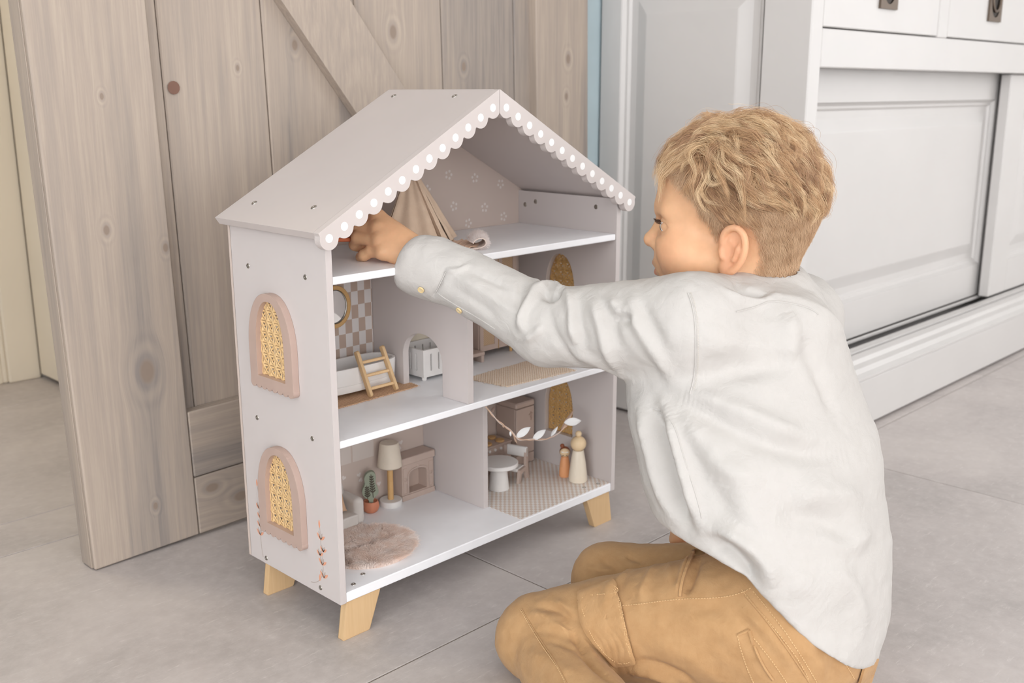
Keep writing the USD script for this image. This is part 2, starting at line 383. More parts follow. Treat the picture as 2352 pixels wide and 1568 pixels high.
cloth('cushion_peach', (214, 176, 146), scale=1800, bump=0.2)
def burlap(name, c1, c2, pitch):
    k = 2 * math.pi / pitch
    n = {"tc": ("geometry", {}), "s": ("separate_xyz", {}), "sx": ("math", {"math_type": "multiply", "value2": k}), "sy": ("math", {"math_type": "multiply", "value2": k}),
         "fx": ("math", {"math_type": "sine"}), "fy": ("math", {"math_type": "sine"}), "m": ("math", {"math_type": "multiply"}),
         "n": ("noise_texture", {"scale": 500.0, "detail": 3.0}), "h": ("math", {"math_type": "multiply_add", "value2": 0.35, "value3": 0.2}), "h2": ("math", {"math_type": "add"}),
         "r": ("rgb_ramp", {"ramp": [(0.35, C3(c2)), (0.95, C3(c1))]}), "b": ("bump", {"strength": 0.8, "distance": 0.0012}),
         "p": ("principled_bsdf", {"roughness": 0.95, "specular_ior_level": 0.1})}
    l = [("tc.position", "s.vector"), ("s.x", "sx.value1"), ("s.y", "sy.value1"), ("sx.value", "fx.value1"), ("sy.value", "fy.value1"), ("fx.value", "m.value1"), ("fy.value", "m.value2"),
         ("m.value", "h.value1"), ("tc.position", "n.vector"), ("h.value", "h2.value1"), ("n.fac", "h2.value2"), ("h2.value", "r.fac"), ("h2.value", "b.height"), ("r.color", "p.base_color"), ("b.normal", "p.normal")]
    mat(name, n, l)
burlap('burlap', (222, 186, 154), (184, 144, 112), 0.0028)
burlap('woven_beige', (240, 226, 210), (214, 182, 152), 0.0052)
def checkered(name, c1, c2, scale, loc=(0, 0, 0), rot=0.0, rough=0.5):
    n = {"tc": ("geometry", {}), "m": ("mapping", {"scale": tuple(scale), "location": tuple(loc), "rotation": (0, 0, rot)}), "c": ("checker_texture", {"scale": 1.0, "color1": C3(c1), "color2": C3(c2)}),
         "p": ("principled_bsdf", {"roughness": rough, "specular_ior_level": 0.3})}
    mat(name, n, [("tc.position", "m.vector"), ("m.vector", "c.vector"), ("c.color", "p.base_color")])
checkered('checker_paper', (226, 220, 218), (192, 170, 156), (1 / .0132, 0.001, 1 / .0222), (0.36, 0.5, 0.1))
checkered('gingham_floor', (236, 233, 231), (212, 192, 176), (1 / .0052, 1 / .0052, 0.001), (0, 0, 0.5), 0.0)
wood('cane', [(0.3, (222, 178, 122)), (0.7, (240, 208, 158))], axis=2, scale=200, stretch=0.5, bump=0.1, ring=0.3, rough=0.5)
wood('cane_shaded', [(0.3, (205, 158, 96)), (0.7, (224, 182, 120))], axis=2, scale=200, stretch=0.5, bump=0.1, ring=0.3, rough=0.5)  # darker cane for the windows seen from inside, interior shade in its colour
# concrete-look porcelain
n = {"tc": ("geometry", {}), "oi": ("object_info", {}), "cx": ("combine_xyz", {}), "of": ("math", {"math_type": "multiply", "value2": 5.1}), "ad": ("mix", {"mix_type": "add", "fac": 1.0}),
     "n1": ("noise_texture", {"scale": 3.2, "detail": 9.0, "roughness": 0.62, "distortion": 0.4}), "n2": ("noise_texture", {"scale": 46.0, "detail": 8.0, "roughness": 0.7}),
     "m3": ("mapping", {"rotation": (0, 0, 0.5), "scale": (1, 5, 1)}), "n3": ("noise_texture", {"scale": 26.0, "detail": 6.0, "roughness": 0.75}),
     "r1": ("rgb_ramp", {"ramp": [(0.3, C3((170, 163, 160))), (0.5, C3((186, 178, 175))), (0.7, C3((200, 192, 188)))]}),
     "r2": ("rgb_ramp", {"ramp": [(0.40, (0, 0, 0)), (0.60, (.28, .28, .28)), (0.76, (.75, .75, .75))]}),
     "r3": ("rgb_ramp", {"ramp": [(0.57, (0, 0, 0)), (0.66, (.3, .3, .3)), (0.76, (.85, .85, .85))]}),
     "x1": ("mix", {"color2": C3((210, 203, 200))}), "x2": ("mix", {"color2": C3((226, 220, 216))}), "b": ("bump", {"strength": 0.12, "distance": 0.002}),
     "p": ("principled_bsdf", {"roughness": 0.46, "specular_ior_level": 0.45})}
mat('floor_tile', n, [("oi.random", "of.value1"), ("of.value", "cx.x"), ("of.value", "cx.y"), ("tc.position", "ad.color1"), ("cx.vector", "ad.color2"), ("ad.color", "n1.vector"), ("ad.color", "n2.vector"),
    ("ad.color", "m3.vector"), ("m3.vector", "n3.vector"), ("n1.fac", "r1.fac"), ("n2.fac", "r2.fac"), ("n3.fac", "r3.fac"), ("r1.color", "x1.color1"), ("r2.color", "x1.fac"), ("x1.color", "x2.color1"), ("r3.color", "x2.fac"),
    ("x2.color", "p.base_color"), ("n2.fac", "b.height"), ("b.normal", "p.normal")])
plain('grout', (128, 118, 108), 0.9)
def fur(name, c1, c2):
    n = {"tc": ("geometry", {}), "n": ("noise_texture", {"scale": 45.0, "detail": 5.0, "roughness": 0.65}), "r": ("rgb_ramp", {"ramp": [(0.35, C3(c1)), (0.65, C3(c2))]}),
         "p": ("principled_bsdf", {"roughness": 0.7, "specular_ior_level": 0.25, "sheen_weight": 0.3})}
    mat(name, n, [("tc.position", "n.vector"), ("n.fac", "r.fac"), ("r.color", "p.base_color")])
fur('fur_rose', (240, 213, 197), (251, 237, 229)); fur('fur_pink', (216, 200, 194), (236, 226, 222))
# skin and hair
n = {"a": ("attribute", {"attribute": "tint"}), "tc": ("geometry", {}), "n": ("noise_texture", {"scale": 70.0, "detail": 5.0}), "nb": ("noise_texture", {"scale": 900.0, "detail": 3.0}),
     "mr": ("map_range", {"from_min": 0.3, "from_max": 0.7, "to_min": 0.95, "to_max": 1.05}), "x": ("mix", {"mix_type": "multiply", "fac": 1.0}), "b": ("bump", {"strength": 0.06, "distance": 0.0006}),
     "p": ("principled_bsdf", {"roughness": 0.5, "specular_ior_level": 0.35, "subsurface_weight": 0.18, "subsurface_radius": (1.0, 0.35, 0.2), "subsurface_scale": 0.006, "subsurface_method": "random_walk"})}
mat('skin', n, [("tc.position", "n.vector"), ("tc.position", "nb.vector"), ("n.fac", "mr.value"), ("a.color", "x.color1"), ("mr.result", "x.color2"), ("x.color", "p.base_color"), ("nb.fac", "b.height"), ("b.normal", "p.normal")])
def hairm(name, c1, c2, rough=0.35):
    n = {"hi": ("hair_info", {}), "tc": ("geometry", {}), "n": ("noise_texture", {"scale": 60.0, "detail": 2.0}), "r": ("rgb_ramp", {"ramp": [(0.3, C3(c1)), (0.7, C3(c2))]}),
         "p": ("principled_bsdf", {"roughness": rough, "specular_ior_level": 0.45})}
    mat(name, n, [("tc.position", "n.vector"), ("n.fac", "r.fac"), ("r.color", "p.base_color")])
hairm('hair_light', (218, 184, 142), (240, 214, 176)); hairm('hair_mid', (190, 150, 112), (216, 180, 140)); hairm('hair_dark', (158, 120, 90), (190, 152, 118)); hairm('hair_short', (192, 156, 122), (218, 186, 152), 0.5)
plain('lash', (70, 48, 36), 0.6); plain('eye_white', (235, 230, 226), 0.15, 0.5); plain('iris', (92, 84, 78), 0.15, 0.5); plain('pupil', (16, 14, 14), 0.1, 0.5)
plain('nail', (240, 196, 172), 0.3, 0.4)
mat('button', {"p": ("principled_bsdf", {"base_color": C3((226, 202, 152)), "roughness": 0.3, "subsurface_weight": 0.0, "coat_weight": 0.3})}, [])
wood('barn_brace', GREYW, axis=2, scale=5.0, stretch=0.35, bump=0.2, ring=1.5, fine=30)
plain('knot_wood', (152, 136, 125), 0.7); plain('knot_red', (122, 92, 80), 0.7); metal('bronze_dark', (60, 54, 50), 0.5)
paint('taupe_roof', (201, 192, 189), 0.4, var=0.008, scale=8); paint('taupe_trim', (203, 194, 191), 0.45, var=0.008, bev=0.0007)
paint('mauve_dark', (172, 148, 136), 0.5); plain('tan_paper', (206, 176, 154), 0.8); paint('cream_doll', (230, 218, 200), 0.4, var=0.015)
checkered('cane_weave', (208, 180, 148), (178, 150, 124), (1 / .0018, .001, 1 / .0018))
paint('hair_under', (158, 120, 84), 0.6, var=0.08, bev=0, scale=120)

# ------------------------------------------------------------------ the room
def struct(name, m, mt, smooth=False, label=None, catg=None):
    p = obj(name, m, mt, smooth=smooth); tag(stage.GetPrimAtPath(p), label, catg, None, 'structure'); return p
def struct_x(name, loc, label=None, catg=None):
    return thing(name, loc, label, catg, None, 'structure')
X0, X1, Y0, YW, ZC = -3.8, 3.4, -5.0, 0.535, 2.6
fl = struct_x('floor', (0, 0, 0), 'large grey concrete-look porcelain floor tiles with dark thin grout lines', 'floor')
obj('grout_bed', box((X0, Y0, -0.03), (X1, 2.3, -0.0015), 0), 'grout', fl)
xs = [-3.8, -3.16, -2.29, -1.42, -0.55, 0.32, 1.19, 2.06, 2.93, 3.4]; ys = [-5.0, -4.515, -3.78, -3.045, -2.31, -1.575, -0.84, -0.105, 0.63, 0.77, 1.505, 2.3]
g = 0.0013
for i in range(len(xs) - 1):
    for j in range(len(ys) - 1):
        obj('tile', box((xs[i] + g, ys[j] + g, -0.012), (xs[i + 1] - g, ys[j + 1] - g, 0), 0.0008), 'floor_tile', fl)
# back wall of the room, blue-grey, with the doorway to the hall that the barn door slides over
wb = struct_x('wall_back', (0, YW, 0), 'blue-grey painted wall behind the barn door and the sideboard', 'wall')
obj('wall_panel', box((0.86, YW, 0), (X1, YW + 0.10, ZC), 0), 'wall_blue', wb)
obj('wall_panel', box((X0, YW, 0), (-1.15, YW + 0.10, ZC), 0), 'wall_blue', wb)
obj('lintel', box((-1.15, YW, 2.25), (0.86, YW + 0.10, ZC), 0), 'wall_blue', wb)
wl = struct_x('wall_left', (X0, 0, 0), 'white wall with an unseen wide window, out of view left of the dollhouse', 'wall')
for lo, hi in (((X0, Y0, 0), (X0 + .06, YW, .07)), ((X0, Y0, 2.37), (X0 + .06, YW, ZC)), ((X0, Y0, .07), (X0 + .06, -4.2, 2.37)), ((X0, -.6, .07), (X0 + .06, YW, 2.37))):
    obj('wall_panel', box(lo, hi, 0), 'wall_white', wl)
wr = struct_x('wall_right', (X1, 0, 0), 'white wall with an unseen window, out of view right of the sideboard', 'wall')
for lo, hi in (((X1 - .06, Y0, 0), (X1, YW, .5)), ((X1 - .06, Y0, 2.4), (X1, YW, ZC)), ((X1 - .06, Y0, .5), (X1, -3.3, 2.4)), ((X1 - .06, -.7, .5), (X1, YW, 2.4))):
    obj('wall_panel', box(lo, hi, 0), 'wall_white', wr)
wf = struct_x('wall_front', (0, Y0, 0), 'white wall with unseen glazed doors, out of view facing the barn door', 'wall')
for lo, hi in (((X0, Y0, 0), (-3.7, Y0 + .06, ZC)), ((0.9, Y0, 0), (X1, Y0 + .06, ZC)), ((-3.7, Y0, 2.37), (0.9, Y0 + .06, ZC)), ((-3.7, Y0, 0), (0.9, Y0 + .06, .07))):
    obj('wall_panel', box(lo, hi, 0), 'wall_white', wf)
def window(name, plane, d, a0, a1, z0, z1, nb, label):
    w = struct_x(name, (0, 0, 0), label, 'window')
    t = 0.05
    def bar(u0, u1, v0, v1):
        lo, hi = ((u0, d - .02, v0), (u1, d + .02, v1)) if plane == 'xz' else ((d - .02, u0, v0), (d + .02, u1, v1))
        obj('window_frame', box(lo, hi, .003), 'sideboard_white', w)
    bar(a0, a1, z0, z0 + t); bar(a0, a1, z1 - t, z1)
    for k in range(nb + 1):
        c = a0 + t / 2 + (a1 - a0 - t) * k / nb; bar(c - t / 2, c + t / 2, z0 + t, z1 - t)
window('window_1', 'xz', Y0 + .03, -3.7, 0.9, .07, 2.37, 4, 'unseen white framed glazed doors behind the viewer, placed to light the scene')  # all three windows are out of view, placed for the light they give
window('window_2', 'yz', X0 + .03, -4.2, -.6, .07, 2.37, 3, 'unseen white framed wide window in the left wall, placed to light the scene')
window('window_3', 'yz', X1 - .03, -3.3, -.7, .5, 2.4, 2, 'unseen white framed window in the right wall, placed to light the scene')
struct('ceiling', box((X0, Y0, ZC), (X1, 2.3, ZC + .05), 0), 'ceiling_white', label='white ceiling over room and hall', catg='ceiling')
# the hall beyond the doorway
wh = struct_x('wall_hall', (0, 1.75, 0), 'cream hall wall seen at the far left beyond the barn door', 'wall')
obj('wall_panel', box((X0, 1.735, 0), (1.2, 1.80, ZC), 0), 'wall_white', wh)
obj('wall_panel', box((X0, .63, 0), (X0 + .06, 1.75, ZC), 0), 'wall_white', wh)
obj('wall_panel', box((.30, .635, 0), (.36, 1.74, ZC), 0), 'wall_white', wh)
t1 = struct_x('trim_1', (.22, 1.715, 0), 'cream painted door casing in the hall corner, far left', 'trim')
obj('casing_board', box((.178, 1.712, 0), (.262, 1.74, 2.2), .004), 'door_white', t1)
obj('casing_bead', box((.166, 1.722, 0), (.180, 1.74, 2.2), .004), 'door_white', t1)
struct('baseboard_hall', box((-3.7, 1.722, 0), (.167, 1.738, .09), .003), 'door_white', label='cream baseboard along the hall wall', catg='baseboard')
d2 = struct_x('door_2', (.257, 1.3, 0), 'cream panelled hall door standing in the hall side wall', 'door')
obj('stile', box((.258, 1.50, .012), (.30, 1.706, 2.1), .003), 'door_white', d2)
obj('stile', box((.258, .72, .012), (.30, .86, 2.1), .003), 'door_white', d2)
obj('rail', box((.258, .86, .012), (.30, 1.50, .30), .003), 'door_white', d2)
obj('rail', box((.258, .86, 1.0), (.30, 1.50, 1.15), .003), 'door_white', d2)
obj('rail', box((.258, .86, 1.95), (.30, 1.50, 2.1), .003), 'door_white', d2)
obj('door_panel', box((.272, .86, .30), (.296, 1.50, 1.95), .003), 'door_white', d2)
obj('panel_moulding', [box((.262, 1.478, .30), (.275, 1.50, 1.0), .004), box((.262, .86, .30), (.275, .882, 1.0), .004), box((.262, .86, .30), (.275, 1.5, .322), .004)], 'door_white', d2)
# hall ceiling lamp out of view, placed to light the hall warmly
hl = thing('hall_lamp', (-.5, 1.2, 2.5), 'unseen round white flush ceiling lamp, placed to light the hall', 'lamp')
obj('lamp_shade', lathe([(0.001, 2.50), (.13, 2.50), (.16, 2.53), (.16, 2.60)], (-.5, 1.2, 0), 40), 'sideboard_white', hl, 40)
hd = UsdLux.DiskLight.Define(stage, '/World/hall_lamp_light'); hd.CreateRadiusAttr(.14); hd.CreateIntensityAttr(60.0); hd.CreateColorAttr(Gf.Vec3f(1.0, .86, .64))
hd.AddTransformOp().Set(Gf.Matrix4d(1, 0, 0, 0, 0, 1, 0, 0, 0, 0, 1, 0, -.5, 1.2, 2.49, 1))

# ------------------------------------------------------------------ barn door (hangs a little out of plumb)
TIL = math.radians(1.25)
def tilt(m):
    m = m.copy(); m.apply_transform(trimesh.transformations.rotation_matrix(-TIL, [0, 1, 0], [0.4, 0, 0.0])); return m
bd = struct_x('door_1', (.45, .485, .012), 'grey stained rustic wooden barn door with diagonal brace and knots', 'barn door')
def dpart(name, m, mt='barn_upright', label=None): return obj(name, tilt(m), mt, bd, False, label)
ZB = .013; ZT = 2.2
dpart('stile', box((-.145, .467, ZB), (.040, .512, ZT), .0022))
dpart('edge_strip', box((-.1465, .476, ZB + .001), (-.1448, .5125, ZT), .0005), label='thin strip along the door edge')
dpart('stile', box((.907, .467, ZB), (1.075, .512, ZT), .0022))
dpart('bottom_rail', box((.041, .467, .118), (.906, .490, .235), .0018), 'barn_across')
dpart('bottom_rail', box((.041, .467, ZB), (.906, .490, .1165), .0018), 'barn_across')
dpart('top_rail', box((.041, .467, 2.02), (.906, .490, ZT), .0018), 'barn_across')
for a, b in ((.030, .066), (.0675, .255), (.2565, .45), (.4515, .66), (.6615, .862), (.8635, .92)):
    dpart('plank', box((a, .490, .05), (b, .512, 2.15), .0022))
# diagonal brace rising to the left in the picture
b0, b1 = np.array([.262, .902]), np.array([.402, .725])
dv = (b1 - b0) / np.linalg.norm(b1 - b0); nv = np.array([-dv[1], dv[0]]); nv = nv if nv[0] > 0 else -nv
pa, pb = b0 - dv * 1.25, b0 + dv * 1.2
def clipbrace():
    q = Polygon([pa, pb, pb + nv * .118, pa + nv * .118])
    return q.intersection(sbox(.041, .236, .906, 2.019))
bracem = prism(clipbrace(), 'xz', .468, .4895)
obj('brace', bracem, 'barn_brace', bd)
# one split red-brown knot at a plank's edge
dpart('knot', lathe([(0.0002, .0), (.005, .0002), (.009, .0009), (.0105, .002)], (.083, .4898, .765), 14, (0, -1, 0)), 'knot_red', label='split red-brown knot')

# ------------------------------------------------------------------ white sideboard
sb = thing('sideboard', (1.8, .25, 0), 'large white panelled sideboard with drawers and sliding doors', 'sideboard')
SX, SY0, SY1 = 1.175, -.012, .53
ST = 1.05
# plinth with stepped moulding
obj('plinth', box((1.118, -.082, .006), (3.2, SY1, .118), .003), 'sideboard_white', sb)
mold = [(0, .118), (0, .124), (.012, .130), (.020, .139), (.034, .143), (.040, .152), (.058, .156), (.058, .118)]
obj('plinth_moulding', prism([(-.082 + y, z) for y, z in mold], 'yz', 1.125, 3.2), 'sideboard_white', sb)
obj('plinth_moulding', prism([(1.118 + x, z) for x, z in mold], 'xz', -.075, SY1), 'sideboard_white', sb)
obj('carcass', box((1.20, .09, .15), (3.2, SY1, ST), .002), 'sideboard_white', sb)
# left side: stiles, panel, bevelled raised field
obj('corner_post', box((SX, SY0, .15), (SX + .046, .098, ST), .0025), 'sideboard_white', sb)
obj('side_stile', box((SX, .468, .15), (SX + .03, SY1, ST), .0025), 'sideboard_white', sb)
obj('side_rail', box((SX, .098, .15), (SX + .03, .468, .25), .0025), 'sideboard_white', sb)
obj('side_rail', box((SX, .098, .985), (SX + .03, .468, ST), .0025), 'sideboard_white', sb)
def raised(y0, y1, z0, z1, d, dep, plane):
    """panel with sloped margins: ring at depth dep rising to the flat field"""
    a = np.array([[y0, z0], [y1, z0], [y1, z1], [y0, z1]], float)
    def ins(e): return a + np.array([[e, e], [-e, e], [-e, -e], [e, -e]])
    R = [(ins(0), 0), (ins(.006), dep * .55), (ins(.012), dep * .6), (ins(.017), dep), (ins(.034), dep), (ins(.062), dep * .38), (ins(.066), dep * .32)]
    V = []; F = []
    for q, e in R:
        for u, v in q: V.append((d + e, u, v) if plane == 'yz' else (u, d + e, v))
    for i in range(len(R) - 1):
        for k in range(4): F.append([i * 4 + k, i * 4 + (k + 1) % 4, i * 4 + 4 + (k + 1) % 4, i * 4 + 4 + k])
    n = (len(R) - 1) * 4; F.append([n, n + 1, n + 2, n + 3])
    F = np.array(F)
    if plane == 'yz': F = F[:, ::-1]
    return trimesh.Trimesh(np.array(V), np.vstack([F[:, [0, 1, 2]], F[:, [0, 2, 3]]]), process=False)
obj('side_panel', raised(.098, .468, .25, .985, SX + .001, .016, 'yz'), 'sideboard_white', sb)
# front: rail, drawers, sliding doors
FX = SX + .046
obj('front_rail', box((FX, SY0, .797), (3.2, SY0 + .03, .874), .002), 'sideboard_white', sb)
obj('drawer_divider', box((1.777, SY0 + .001, .874), (1.831, SY0 + .04, ST), .002), 'sideboard_white', sb)
def recessed_pull(cx, cz, w, h, flip=False):
    p = obj('drawer_pull', prism(sbox(cx - w / 2, cz - h / 2, cx + w / 2, cz + h / 2).difference(Point(cx, cz).buffer(1).intersection(unary_union([sbox(cx - w * .33, cz - h * .08, cx + w * .33, cz + h * .38), shapely.affinity.scale(Point(cx, cz - h * .05).buffer(1, 24), w * .33, h * .34)]))), 'xz', SY0 - .0035, SY0 + .002), 'bronze', sb, label='dark bronze recessed drawer pull')
    return p
import shapely.affinity
for dx0, dx1, hx, hw, hz in ((FX + .002, 1.775, 1.565, .088, .967), (1.833, 2.62, 2.258, .088, .985)):
    d = obj('drawer', box((dx0, SY0 + .002, .877), (dx1, SY0 + .03, ST - .004), .002), 'sideboard_white', sb)
PULLS = ((1.502, .972), (2.113, .972))
for hx, hz in PULLS:
    w, h = .082, .095
    recessed_pull(hx, hz, w, h)
    obj('pull_cup', prism(shapely.affinity.scale(Point(hx, hz - .005).buffer(1, 24), w * .335, h * .38), 'xz', SY0 - .001, SY0 + .0015), 'bronze_dark', sb)
    a = np.linspace(math.pi, 2 * math.pi, 20)
    obj('pull_ring', tube([(hx + .026 * math.cos(t), SY0 - .004, hz + .014 + .036 * math.sin(t)) for t in a], .0035, 8), 'bronze', sb, 40)
# sliding door behind, sliding door in front, on a track
DY = .052
dr = obj('sliding_door', [box((FX - .02, DY, .1592), (FX + .02, DY + .025, .80), .002), box((2.36, DY, .1592), (2.46, DY + .025, .80), .002), box((FX + .02, DY, .1592), (2.36, DY + .025, .255), .002), box((FX + .02, DY, .724), (2.36, DY + .025, .80), .002)], 'sideboard_white', sb)
obj('door_panel', raised(FX + .02, 2.36, .255, .724, DY + .001, .016, 'xz'), 'sideboard_white', dr)
D2 = .010
dr2 = obj('sliding_door', [box((2.345, D2, .160), (2.475, D2 + .028, .795), .002), box((2.475, D2, .160), (3.2, D2 + .028, .26), .002), box((2.475, D2, .69), (3.2, D2 + .028, .795), .002)], 'sideboard_white', sb)
obj('door_panel', raised(2.475, 3.1, .26, .69, D2 + .001, .014, 'xz'), 'sideboard_white', dr2)
obj('door_track', [box((FX, SY0 - .006, .150), (3.2, D2 - .004, .1585), .001), box((FX, D2 + .033, .150), (3.2, DY - .004, .1585), .001), box((FX, DY + .028, .150), (3.2, .09, .1585), .001)], 'sideboard_white', sb)
obj('top', box((1.15, -.04, ST), (3.2, SY1, ST + .03), .004), 'sideboard_white', sb)
for fx_, fy_ in ((1.14, -.06), (3.1, -.06), (1.14, .42), (2.1, -.06)): obj('foot_pad', box((fx_, fy_, 0), (fx_ + .06, fy_ + .06, .0062), 0), 'dark_foam', sb)

# ------------------------------------------------------------------ the dollhouse
W, D, T = 0.60, 0.236, 0.010
ZBOT, Z1, Z2, Z3 = 0.0577, 0.073, 0.2938, 0.518
RZ, EZ, EX = 0.7544, 0.579, -0.020
DB = 0.232
dh = thing('dollhouse', (.3, .118, 0), 'taupe wooden dollhouse with scalloped polka dot roof trim and cane windows', 'dollhouse')
def hp(name, m, mt, smooth=False, label=None, parent=None, kind=None): return obj(name, m, mt, parent or dh, smooth, label, kind)
slope = (RZ - EZ) / (.3 - EX)
def roof_z(x): return RZ - slope * abs(x - .3)
nrm = math.hypot(1, slope)
RT = .0115                                               # roof board thickness
WC = (0.127, 0.118, 0.108, 0.141); WC2 = (0.127, 0.343, 0.106, 0.139)   # y centre, z0, width, height of the window frames
def hole(c): return arch(c[0], c[1] + .018, .069, c[3] - .029, .9)
holes = unary_union([hole(WC), hole(WC2)])
lp = Polygon([(0, ZBOT), (DB - .002, ZBOT), (DB - .002, roof_z(0) - RT * nrm), (0, roof_z(0) - RT * nrm)]).difference(holes)
hp('side_panel', prism(lp, 'yz', 0, T), 'taupe_paint')
hp('side_panel', prism(lp, 'yz', W - T, W), 'taupe_paint')
bp = Polygon([(0.0, ZBOT), (W, ZBOT), (W, roof_z(W) - RT * nrm), (.3, RZ - RT * nrm), (0, roof_z(0) - RT * nrm)])
hp('back_panel', prism(bp, 'xz', .2295, D), 'taupe_back')
for z, mt in ((Z1, 'white_lacquer'), (Z2, 'white_lacquer'), (Z3, 'white_lacquer')):
    th = .0148 if z == Z1 else .0105
    hp('shelf', box((T + .0003, .0012 if z != Z1 else -.0005, z - th), (W - T - .0003, .2293, z), .0012), mt)
# roof: two boards, mitred at the ridge
off = RT * nrm
hp('roof_panel', prism([(EX, roof_z(EX)), (.3, RZ), (.3, RZ - off), (EX + .0066, roof_z(EX + .0066) - off)], 'xz', -.0035, DB + .002), 'taupe_roof')
hp('roof_panel', prism([(.6 - EX, EZ), (.3, RZ), (.3, RZ - off), (.6 - EX - .0066, roof_z(EX + .0066) - off)], 'xz', -.0035, DB + .002), 'taupe_roof')
for s in (1, -1):
    mx = lambda x: x if s == 1 else .6 - x
    d0, d1 = np.array([.2865, .7275]), np.array([-.0035, .5705])
    dots = [d0 + (d1 - d0) * k / 12 for k in range(13)]
    dr = (d1 - d0) / np.linalg.norm(d1 - d0); up = np.array([-dr[1], dr[0]]); up = up if up[1] > 0 else -up
    top = Polygon([(.2996, RZ), (EX, EZ), (EX + .001, EZ - .001), tuple(d1 - dr * 0 + dr * .010 - up * .004), tuple(d1 + up * .0), tuple(d0), (.2996, .722)])
    sc = unary_union([top] + [Point(*q).buffer(.0143, 20) for q in dots])
    sc = sc.buffer(.0022).buffer(-.0022).intersection(sbox(-.1, .4, .2996, 1)).buffer(-.0006).buffer(.0006)
    keep = Polygon([(.2996, RZ), (EX - .0, EZ), (EX, .4), (.2996, .4)])
    sc = sc.intersection(keep)
    if s == -1: sc = shapely.affinity.scale(sc, -1, 1, origin=(.3, 0))
    tr = hp('scalloped_trim', prism(sc.simplify(.00006), 'xz', -.0155, -.0038), 'taupe_trim', label='scalloped roof edge trim with white polka dots')
    for q in dots:
        hp('polka_dot', prism(shapely.affinity.scale(Point(mx(q[0]), q[1] + .001).buffer(1, 10), .0056, .0056), 'xz', -.01565, -.0150), 'print_white', parent=tr)
# partitions
arch_up = Polygon([(.060, Z2 - .01), (.154, Z2 - .01), (.154, Z2 + .052)] + [(.107 + .047 * math.cos(a), Z2 + .052 + .040 * math.sin(a)) for a in np.linspace(0, math.pi, 32)] + [(.060, Z2 + .052)])
pu = sbox(.003, Z2 + .0002, .2293, Z3 - .0107).difference(arch_up)
hp('partition', prism(pu, 'yz', .2485, .2600), 'taupe_paint', label='upstairs partition wall with an arched doorway')
hp('partition', prism(sbox(.078, Z1 + .0002, .2293, Z2 - .0107), 'yz', .3505, .3610), 'taupe_paint', label='downstairs partition wall set back from the front')
# plywood legs
for sx, y0 in ((0, .003), (1, .003), (0, .196), (1, .196)):
    q = [(.004, 0), (.049, 0), (.051, .002), (.0725, ZBOT + .0005), (.012, ZBOT + .0005), (.0035, .0015)]
    if sx: q = [(.6 - a, b) for a, b in q]
    hp('leg', prism(q, 'xz', y0, y0 + .012), 'birch', label='pale plywood splayed leg')
hp('base_rail', box((T, .19, ZBOT - .0), (W - T, .215, Z1 - .0150), .001), 'white_lacquer')
# arched window frames with cane webbing
def cane_panel(c, x, mt):
    H = hole(c).buffer(.0012); P = .0158; ms = []
    cy, cz = c[0], c[1] + .018
    x0, z0, x1, z1 = H.bounds
    def strip(a, b, w, t, dx, ph):
        L = LineString([a, b]).intersection(H)
        for s in (getattr(L, 'geoms', [L])):
            if s.is_empty or s.length < .004: continue
            n = max(3, int(s.length / .004)); pts = [s.interpolate(k / (n - 1), normalized=True) for k in range(n)]
            q = np.array([(x + dx + .0005 * math.sin(ph + (p.x + p.y) * 2 * math.pi / P), p.x, p.y) for p in pts])
            ms.append(tube(q, w / 2, 6, t / w, up=np.array([1.0, 0, 0])))
    for i in range(-6, 7):
        for e in (-.0017, .0017):
            strip((cy + i * P + e, z0 - .01), (cy + i * P + e, z1 + .01), .0034, .0009, 0, 0 if e < 0 else math.pi)
    for j in range(-1, 12):
        for e in (-.0017, .0017):
            strip((x0 - .01, cz + j * P + e), (x1 + .01, cz + j * P + e), .0034, .0009, .0002, math.pi / 2 if e < 0 else -math.pi / 2)
    for k in range(-14, 24):
        for sg in (1, -1):
            strip((cy - .1, cz + k * P - .1 * sg), (cy + .1, cz + k * P + .1 * sg), .0040, .0008, -.0006 if sg > 0 else .0007, 0)
    return cat(ms)
def frame_poly(c):
    o = arch(c[0], c[1] + .004, c[2], c[3] - .004, .88)
    sca = unary_union([Point(c[0] - c[2] / 2 + c[2] * (k + .5) / 8, c[1] + .0065).buffer(c[2] / 16 + .0006, 8) for k in range(8)])
    return unary_union([o, sca]).buffer(-.002).buffer(.002)
for side in (0, 1):
    for c in (WC, WC2):
        o = frame_poly(c); i = hole(c)
        xa, xb = ((-.0105, -.0002) if side == 0 else (W + .0002, W + .0105))
        fr = hp('window_frame', prism(o.difference(i), 'yz', xa, xb), 'mauve_paint', label='mauve arched window frame' + (' on the near side panel' if side == 0 else ' on the far side panel'))
        hp('cane_panel', cane_panel(c, -.0022 if side == 0 else W + .0022, 0), 'cane' if side == 0 else 'cane_shaded', kind='stuff', parent=fr, label='woven cane webbing')
# screws
def screw(p, ax, r=.0038):
    ax = np.array(ax, float); p = np.array(p, float)
    prof = [(.0001, .0002), (.0016, .0002), (.0018, .0009), (r * .85, .0009), (r, .0001), (r, -.0005)][::-1]
    hp('screw', lathe(prof, p, 16, ax), 'screw_metal', 40)
for y, z in ((.187, .513), (.047, .514), (.188, .289), (.049, .290), (.187, .067), (.047, .068)): screw((0, y, z), (-1, 0, 0))
for y, z in ((.213, .552), (.187, .559), (.046, .560)): screw((W - T, y, z), (-1, 0, 0), .0042)
for x, y in ((.033, .014), (.062, .030), (.571, .014), (.540, .020)): screw((x, y, Z1), (0, 0, 1))
rn = np.array([-slope, 0, 1]) / nrm
for x, y in ((.018, .19), (.024, .055), (.282, .20), (.282, .06)): screw((x, y, roof_z(x)), rn, .0045)
